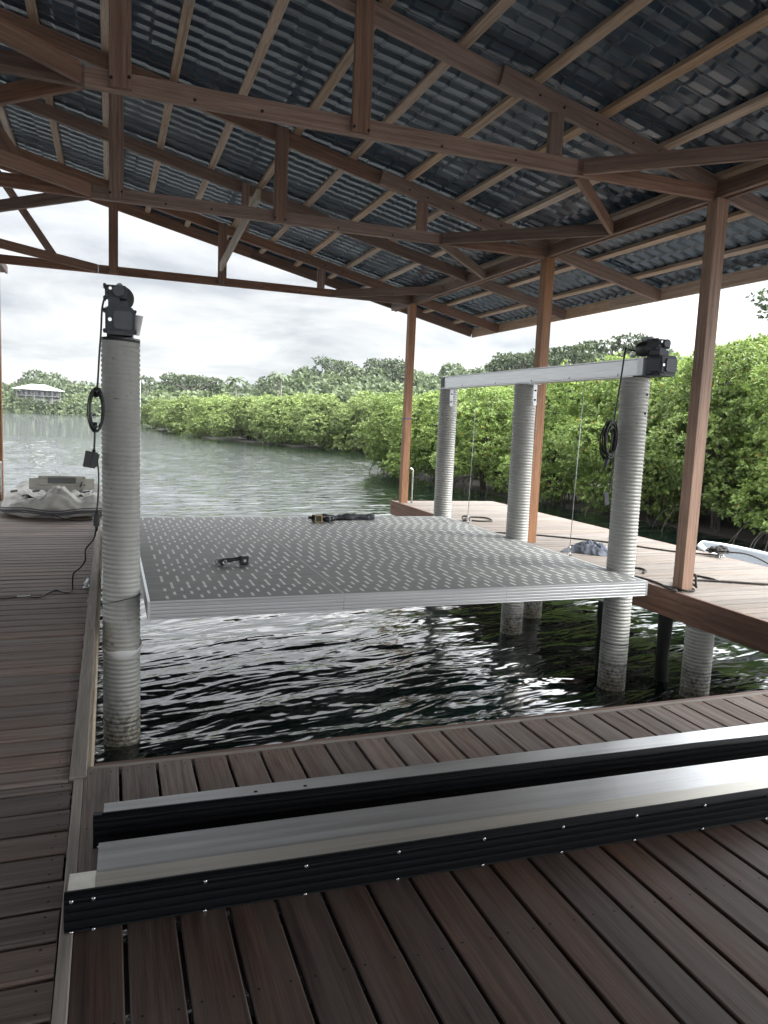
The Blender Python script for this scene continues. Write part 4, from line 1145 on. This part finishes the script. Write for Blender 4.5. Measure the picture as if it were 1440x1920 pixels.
    q = MB(); q.tube(smooth_path([(-.1, -.3, .1), (.1, -.36, .03), (.3, -.5, .012), (.5, -.42, .012), (.58, -.3, .012)], 5), .008, 6); q.build('painter_line', M_rope, e)
    q = MB(); a = np.array([(-.12, .3), (.02, .36), (.1, .30), (.02, .22), (.03, .17), (-.05, .16), (-.06, .24)])
    for (px, pz) in a: q.v.append((px, -.353, pz-.02))
    return e
dg = dinghy(); dg.scale = (.86, .9, .95); dg.location.x = -.70

# ================================================================ white boat at the right edge
def skiff():
    e = empty('white_boat', (10.25, 8.1, -1.19), label='white open boat with a speckled grey inside, moored outside the right dock', category='boat')
    m = MB(); NS = 26
    # stations along local y from bow (+y) to stern; cross-section
    def half(t):   # t 0 bow .. 1 stern
        return .72*(1-(1-min(1, t*2.2))**2.4)**.6+.02
    rows = []
    for i in range(NS+1):
        t = i/NS; y = 2.6-5.2*t; b = half(t); k = 1-t; sheer = .64+.20*k**2; keel = -.15+.35*max(0, 1-t*5)
        sec = [(0, keel), (b*.55, keel+.06), (b*.9, .12), (b, sheer-.03), (b+.015, sheer), (b-.01, sheer+.02), (b-.09, sheer+.015), (b-.12, sheer-.03), (b*.8-.08, .25), (b*.45, .14), (0, .13)]
        sec = [(max(0, x), z) for x, z in sec]
        rows.append([(x, y, z) for x, z in sec]+[(-x, y, z) for x, z in sec[::-1][1:-1]])
    n = len(rows[0])
    for r_ in rows: m.v += r_
    for i in range(NS):
        for k in range(n):
            j = (k+1) % n; kk = min(k, n-k-1) if False else k
            inner = (6 <= k <= 12)
            m.face((i*n+k, i*n+j, (i+1)*n+j, (i+1)*n+k), ((0, 0),)*4, .5, 1 if inner else 0, True)
    m.face(tuple(range(n)), ((0, 0),)*n, .5); m.face(tuple(range(NS*n+n-1, NS*n-1, -1)), ((0, 0),)*n, .5)
    m.build('hull', [M_white, M_greyhull], e)
    m = MB(); m.bar((-.6, -.6, .42), (.6, -.6, .42), .28, .03, ch=.008); m.build('seat', M_white, e)
    m = MB()
    for s in (1, -1):
        m.tube([(s*(half(i/NS)+.012), 2.6-5.2*i/NS, .62+.20*(1-i/NS)**2) for i in range(NS+1)], .018, 6)
    m.build('rub_rail', M_greyhull, e)
    return e
sk = skiff()

# ================================================================ mangroves
used = {}
def T(kind, proto, x, y, rz, s, sz, label, cat='mangrove', group=None, name=None):
    u = used.get(kind, False); o = place(proto, u, x, y, -1.02, rz, s, sz, label=label, category=cat)
    if group: o['group'] = group
    used[kind] = True; return o
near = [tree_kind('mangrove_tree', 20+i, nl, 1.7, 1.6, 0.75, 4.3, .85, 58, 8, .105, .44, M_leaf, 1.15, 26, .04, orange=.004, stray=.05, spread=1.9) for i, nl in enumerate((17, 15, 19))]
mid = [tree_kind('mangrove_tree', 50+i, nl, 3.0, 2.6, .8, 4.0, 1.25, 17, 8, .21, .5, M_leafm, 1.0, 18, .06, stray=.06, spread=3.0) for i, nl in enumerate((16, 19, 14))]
NB = 'near mangroves beside the right dock'
nd = [  # x, y, kind, rot, scale, zscale, label
 (15.6, 12.9, 0, .3, 1.05, 1.0, 'near mangrove at the right edge of the view behind the white boat'),
 (15.6, 16.0, 1, 1.7, 1.1, 1.02, 'near mangrove right of the near post, with orange leaves'),
 (15.2, 19.0, 2, 2.9, 1.05, .98, 'near mangrove directly behind the near post'),
 (14.6, 22.4, 0, 4.1, 1.0, .93, 'near mangrove between the near pile and the middle pile'),
 (13.9, 26.2, 1, 5.0, 1.0, .86, 'near mangrove behind the middle pile'),
 (13.4, 30.2, 2, .9, 1.0, .80, 'near mangrove seen between the far and middle piles'),
 (13.7, 34.6, 0, 2.2, 1.05, .80, 'mangrove beside the far right post'),
 (19.3, 13.5, 1, 3.3, 1.35, 1.22, 'tall mangrove standing behind the right edge one'),
 (19.2, 17.6, 2, .5, 1.3, 1.16, 'taller mangrove in the second row right of the near post'),
 (18.8, 22.0, 0, 5.5, 1.2, 1.06, 'second row mangrove topping the near post'),
 (18.0, 26.8, 1, 2.5, 1.2, .98, 'second row mangrove above the lift motor'),
 (17.6, 32.0, 2, 4.4, 1.25, .92, 'second row mangrove behind the aluminium beam'),
 (18.6, 38.4, 0, 1.2, 1.35, .9, 'mangrove at the bend of the bank past the far post'),
 (23.2, 15.2, 2, 2.0, 1.5, 1.38, 'tall back row mangrove reaching above the others at far right'),
 (23.0, 21.5, 1, .2, 1.45, 1.25, 'back row mangrove right of the near post top')]
for x, y, k, rz, s, sz, lab in nd: T('n%d' % k, near[k], x, y, rz, s, s*sz if False else sz, lab, group=NB)
MBk = 'mangroves along the far bank'
md = [
 (22.9, 47.0, 0, .4, 1.0, .95, 'bank mangrove just left of the far right post'),
 (22.8, 53.5, 1, 1.9, 1.0, 1.0, 'bank mangrove second left of the far post'),
 (20.6, 58.8, 2, 3.1, 1.0, .92, 'bank mangrove third left of the far post'),
 (18.0, 64.0, 0, 4.6, 1.0, .93, 'bank mangrove in the middle of the row'),
 (15.6, 70.0, 1, 5.5, 1.05, .95, 'bank mangrove over the rolled sling'),
 (13.2, 77.0, 2, .8, 1.1, .93, 'bank mangrove where the row curves outward'),
 (11.6, 85.5, 0, 2.5, 1.1, .98, 'bank mangrove fourth from the point'),
 (10.2, 95.5, 1, 3.9, 1.15, .96, 'bank mangrove third from the point'),
 (9.0, 107.0, 2, 1.1, 1.2, .92, 'bank mangrove second from the point'),
 (8.2, 121.0, 0, 5.2, 1.3, .92, 'last bank mangrove at the point beside the left pile'),
 (28.5, 50.5, 2, 2.2, 1.15, 1.2, 'bank mangrove rising behind the far post'),
 (27.5, 59.0, 0, .1, 1.15, 1.12, 'back row bank mangrove left of the far post'),
 (24.0, 68.0, 1, 4.0, 1.2, 1.1, 'back row bank mangrove in mid row'),
 (20.5, 78.0, 2, 5.9, 1.25, 1.08, 'back row bank mangrove over the curve'),
 (17.2, 91.0, 0, 1.5, 1.3, 1.05, 'back row bank mangrove near the point'),
 (15.0, 108.0, 1, 2.8, 1.4, 1.0, 'back row bank mangrove at the point'),
 (24.0, 43.0, 1, 3.5, 1.0, .85, 'bank mangrove behind the far post'),
 (28.0, 40.0, 0, 1.5, 1.15, 1.15, 'bank mangrove right of the far post, behind the near row'),
 (30.0, 33.0, 2, 4.5, 1.15, 1.4, 'bank mangrove behind the aluminium beam, far row')]
for x, y, k, rz, s, sz, lab in md: T('m%d' % k, mid[k], x, y, rz, s, sz, lab, group=MBk)
# mud bank under the mangroves
def bank():
    edge = [(16.5, -5), (14.4, 10), (14.0, 16), (13.4, 21), (12.9, 25), (12.6, 29), (13.2, 35), (17.5, 41), (21.2, 46), (20.6, 52), (17.4, 60), (13.5, 68), (10.6, 76), (8.4, 86), (6.9, 98), (5.8, 112), (5.2, 128)]
    m = MB()
    E_ = smooth_path([(a+.7, b, -1.03) for a, b in edge], 4)
    for p in E_: m.v += [(p.x, p.y, -1.04), (p.x+.5, p.y, -.93), (p.x+60, p.y+14, -.7)]
    for i in range(len(E_)-1):
        for k in range(2): m.face((i*3+k, i*3+k+1, i*3+4+k, i*3+3+k), ((0, 0),)*4, .5, 0, True)
    m.build('mud_bank', M_mud, kind='structure', label='dark mud bank under the mangroves')
bank()

# far forest as one mass: crowns over the hills and the far shore
def forest():
    r = np.random.default_rng(77); P = []; Nn = []; Sh = []
    def crown(x, y, z, rad, hgt, tone, dens=1.0):
        k = int(150*dens*(rad/3.5)**1.2)
        d = r.normal(size=(k, 3)); d[:, 2] = np.abs(d[:, 2])*1.0-.25; d /= np.linalg.norm(d, axis=1, keepdims=True)
        q = d*r.uniform(.75, 1.05, k)[:, None]*np.array([rad, rad, hgt])+np.array([x, y, z])
        nn = d+np.array([0, 0, .5])+r.normal(0, .3, d.shape)
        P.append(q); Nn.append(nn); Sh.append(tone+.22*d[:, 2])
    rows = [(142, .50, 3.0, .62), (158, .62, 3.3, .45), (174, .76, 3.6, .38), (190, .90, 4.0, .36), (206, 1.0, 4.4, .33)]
    for (y, fr, rad, tone) in rows:
        t = .035
        while t < 1.35:
            yy = y+r.uniform(-5, 5); x = t*yy; top = (skyl(t)*fr*yy/200+1.6)*r.uniform(.88, 1.1)
            ra = rad*r.uniform(.7, 1.35); h = ra*r.uniform(.7, 1.1)
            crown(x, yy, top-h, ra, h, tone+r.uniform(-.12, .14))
            if t < .75 or y < 160: crown(x, yy-2, top-h*2, ra*1.1, h, tone+r.uniform(-.14, .08), .7)
            t += ra*1.25/yy
    # left far shore: bright mangrove fringe then darker forest
    for (y, top, rad, tone) in ((290, 4.6, 3.4, .62), (294, 6.6, 3.6, .52), (312, 8.8, 4.6, .36), (330, 10.8, 5.2, .3), (345, 12.8, 6, .28)):
        x = -125
        while x < 14:
            if y > 300 or not False:
                tt = top*r.uniform(.85, 1.12)
                if y > 300: tt *= skyl(x/y)/7.2
                ra = rad*r.uniform(.75, 1.3); h = ra*.8
                if y in (290, 294) and -33 < x < -13: tt = min(tt, 5.2 if y == 290 else 5.8)
                if y == 312 and -34 < x < -12: x += 2; continue
                crown(x, y, tt-h, ra, h, tone+r.uniform(-.12, .12), .8)
                crown(x, y-1, tt-h*2, ra, h, tone+r.uniform(-.12, .05), .6)
            x += rad*.95
    P_ = np.concatenate(P); N_ = np.concatenate(Nn); S_ = np.concatenate(Sh)
    P_[:, 2] = np.maximum(P_[:, 2], -.9)
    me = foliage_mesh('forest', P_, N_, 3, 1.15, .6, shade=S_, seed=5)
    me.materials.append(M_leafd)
    o = bpy.data.objects.new('forest', me); S.collection.objects.link(o); o['kind'] = 'stuff'; o['label'] = 'grey green forest covering the hills across the water'
forest()

# trees that stand out against the sky
def lone(kind, x, y, z0, H, w, seed, label, flat=.5, nl=6, spread=.5, dens=6, leaf=.5):
    r = np.random.default_rng(seed); lobes = []
    for i in range(nl):
        an = i*2.4; q = r.uniform(.35, 1)*w
        lobes.append((math.cos(an)*q, math.sin(an)*q, H*(1-r.uniform(0, spread)), w*.42, w*.42, w*.42*flat))
    lobes.append((0, 0, H*.93, w*.5, w*.5, w*.3*flat))
    P, Nn, Sh = lobe_points(lobes, dens*(.5/leaf)**2*.35, r, inner=.6, stray=.1)
    me = foliage_mesh('crown', P, Nn, 4, leaf, .55, shade=Sh-.08, seed=seed); me.materials.append(M_leafd)
    root = empty(kind, (x, y, z0), label=label, category='tree')
    c = bpy.data.objects.new('crown', me); S.collection.objects.link(c); c.parent = root
    m = MB(); m.tube(smooth_path([(0, 0, -6), (w*.05, 0, H*.4), (0, 0, H*.9)], 4), [w*.05]*5+[w*.035]*4, 7) if False else m.tube(smooth_path([(0, 0, -6), (w*.05, 0, H*.4), (0, 0, H*.9)], 4), w*.045, 7)
    for (a, b, c_, *_) in lobes[:-1]: m.tube(smooth_path([(0, 0, H*.45), (a*.55, b*.55, c_*.8), (a, b, c_)], 3), w*.022, 5)
    m.build('trunk', M_barkw, root)
def palm(x, y, z0, H, label, s=1.0):
    root = empty('palm_tree', (x, y, z0), label=label, category='palm')
    m = MB(); m.tube(smooth_path([(0, 0, -5), (.3, 0, H*.5), (0, 0, H)], 4), .22*s, 7); m.build('trunk', M_barkw, root)
    g = random.Random(int(x)); C = []; D = []
    mm = MB()
    for k in range(16):
        an = k*2.4; el = g.uniform(.1, 1.1); Ln = 3.6*s*g.uniform(.8, 1.1); base = len(mm.v); n = 8
        for i in range(n+1):
            t = i/n; rr = Ln*t*math.cos(el*(1-.2*t)); zz = Ln*(math.sin(el)*t-.75*t*t)
            w = .5*s*math.sin(math.pi*min(.97, .12+t*.88)); dr = -.35*w
            cx, cy = math.cos(an)*rr, math.sin(an)*rr; sx, sy = -math.sin(an)*w, math.cos(an)*w
            mm.v += [(cx-sx, cy-sy, H+zz+dr), (cx, cy, H+zz), (cx+sx, cy+sy, H+zz+dr)]
        for i in range(n):
            if i % 1 == 0:
                q = base+i*3; mm.face((q, q+1, q+4, q+3), ((0, 0),)*4, .55); mm.face((q+1, q+2, q+5, q+4), ((0, 0),)*4, .45)
    mm.build('crown', M_leafd, root)
def at_px(t, y, ztop_rel): return t*y
lone('emergent_tree', .046*150, 150, 1.6, 6.4, 1.7, 3, 'slim tree with a tiered top left of the far hills, next to the left pile', .45, 7, .6, leaf=.4)
lone('emergent_tree', .1*170, 170, 3.0, 6.2, 5.2, 4, 'broad flat topped tree above the left end of the mangrove row', .35, 9, .3)
lone('emergent_tree', .205*165, 165, 3.5, 7.0, 2.6, 5, 'ragged tree standing above the middle of the row', .6, 6, .6)
lone('emergent_tree', .29*200, 200, 8, 9.5, 5, 6, 'tall dark crowned tree on the hill crest', .4, 8, .3)
lone('emergent_tree', .37*190, 190, 9, 8.5, 5.5, 7, 'rounded tree on the hill left of the far post', .7, 7, .5)
lone('umbrella_tree', .585*85, 85, 1.5, 9.2, 5.0, 8, 'wide umbrella shaped tree above the aluminium beam', .3, 9, .22, leaf=.35)
lone('umbrella_tree', .72*50, 50, .5, 8.2, 3.4, 9, 'thin limbed spreading tree right of the middle post', .3, 8, .3, leaf=.22)
lone('emergent_tree', .66*45, 45, .4, 7.0, 2.0, 10, 'sparse leafy top poking up between beam and middle post', .5, 6, .6, leaf=.2)
lone('emergent_tree', 1.13*17, 17, -.8, 7.3, 1.5, 12, 'wispy tree top at the upper right edge of the mangroves', .5, 7, .6, leaf=.13, dens=3)
palm(.155*150, 150, 2, 6.2, 'palm with drooping fronds left of centre on the far bank', .9)
palm(.215*148, 148, 2.5, 7.2, 'palm behind the middle of the mangrove row', .9)

# house on the far shore
def house():
    M_roofw = simple('pale metal roofing', (.36, .37, .33), .6, 0, .1, 1)
    M_wall = simple('grey wall', (.22, .22, .22), .8, 0, .3, 2)
    M_win = simple('dark window', (.03, .035, .04), .2)
    e = empty('house', (-23, 292, 0), label='low white roofed house on the far left shore', category='house')
    m = MB(); a, b, z0, z1 = 8.3, 6, 7.2, 9.1
    m.v = [(-a, -b, z0), (a, -b, z0-.3), (a, b, z0), (-a, b, z0), (-2.5, 0, z1), (2.0, 0, z1)]
    for f in ((0, 1, 5, 4), (1, 2, 5), (2, 3, 4, 5), (3, 0, 4), (0, 3, 2, 1)): m.face(f, ((0, 0),)*len(f), .5)
    m.build('roof', M_roofw, e)
    m = MB(); m.box(-5.5, 6.5, -3.5, 4, 4.2, 7.1, .02, axis=0); m.build('wall', M_wall, e)
    for k in range(7):
        m = MB(); x = -4.9+k*1.65; m.box(x, x+.8, -3.56, -3.45, 5.3, 6.7, .01, axis=0); m.build('window', M_win, e)
    for x in (-6.6, -3.8, -1, 1.8, 4.6, 7.3):
        m = MB(); m.box(x-.1, x+.1, -4.8, -4.6, 2.5, 7.0, .01, axis=2); m.build('column', M_wall, e)
    m = MB(); m.box(-6.8, 7.5, -4.9, -3.4, 4.9, 5.05, .01, axis=0); m.box(-6.8, 7.5, -4.88, -4.8, 5.75, 5.82, .01, axis=0); m.build('balcony', M_wall, e)
    m = MB(); m.box(-6.8, 7.3, -4, 4, 1, 4.15, .02, axis=0); m.build('base', M_wall, e)
house()
m = MB(); m.tube([(5.27, 140, -1), (5.26, 140, 6.8)], .05, 6); m.build('mast', M_white, label='thin white mast far off beside the left pile', category='mast')

# ---------------------------------------------------------------- air
m = MB(); X_ = 720
m.v = [(-X_, -X_, -12), (X_, -X_, -12), (X_, X_, -12), (-X_, X_, -12), (-X_, -X_, 48), (X_, -X_, 48), (X_, X_, 48), (-X_, X_, 48)]
for f in ((0, 3, 2, 1), (4, 5, 6, 7), (0, 1, 5, 4), (1, 2, 6, 5), (2, 3, 7, 6), (3, 0, 4, 7)): m.face(f, ((0, 0),)*4, .5)
hm = bpy.data.materials.new('humid air'); hm.use_nodes = True; N = hm.node_tree.nodes; N.clear()
ho = N.new('ShaderNodeOutputMaterial'); hv = N.new('ShaderNodeVolumePrincipled'); hv.inputs['Color'].default_value = (.92, .96, 1, 1); hv.inputs['Density'].default_value = .00013; hv.inputs['Anisotropy'].default_value = .3
hm.node_tree.links.new(hv.outputs[0], ho.inputs['Volume'])
m.build('haze', hm, kind='stuff', label='thin humid haze over the bay')
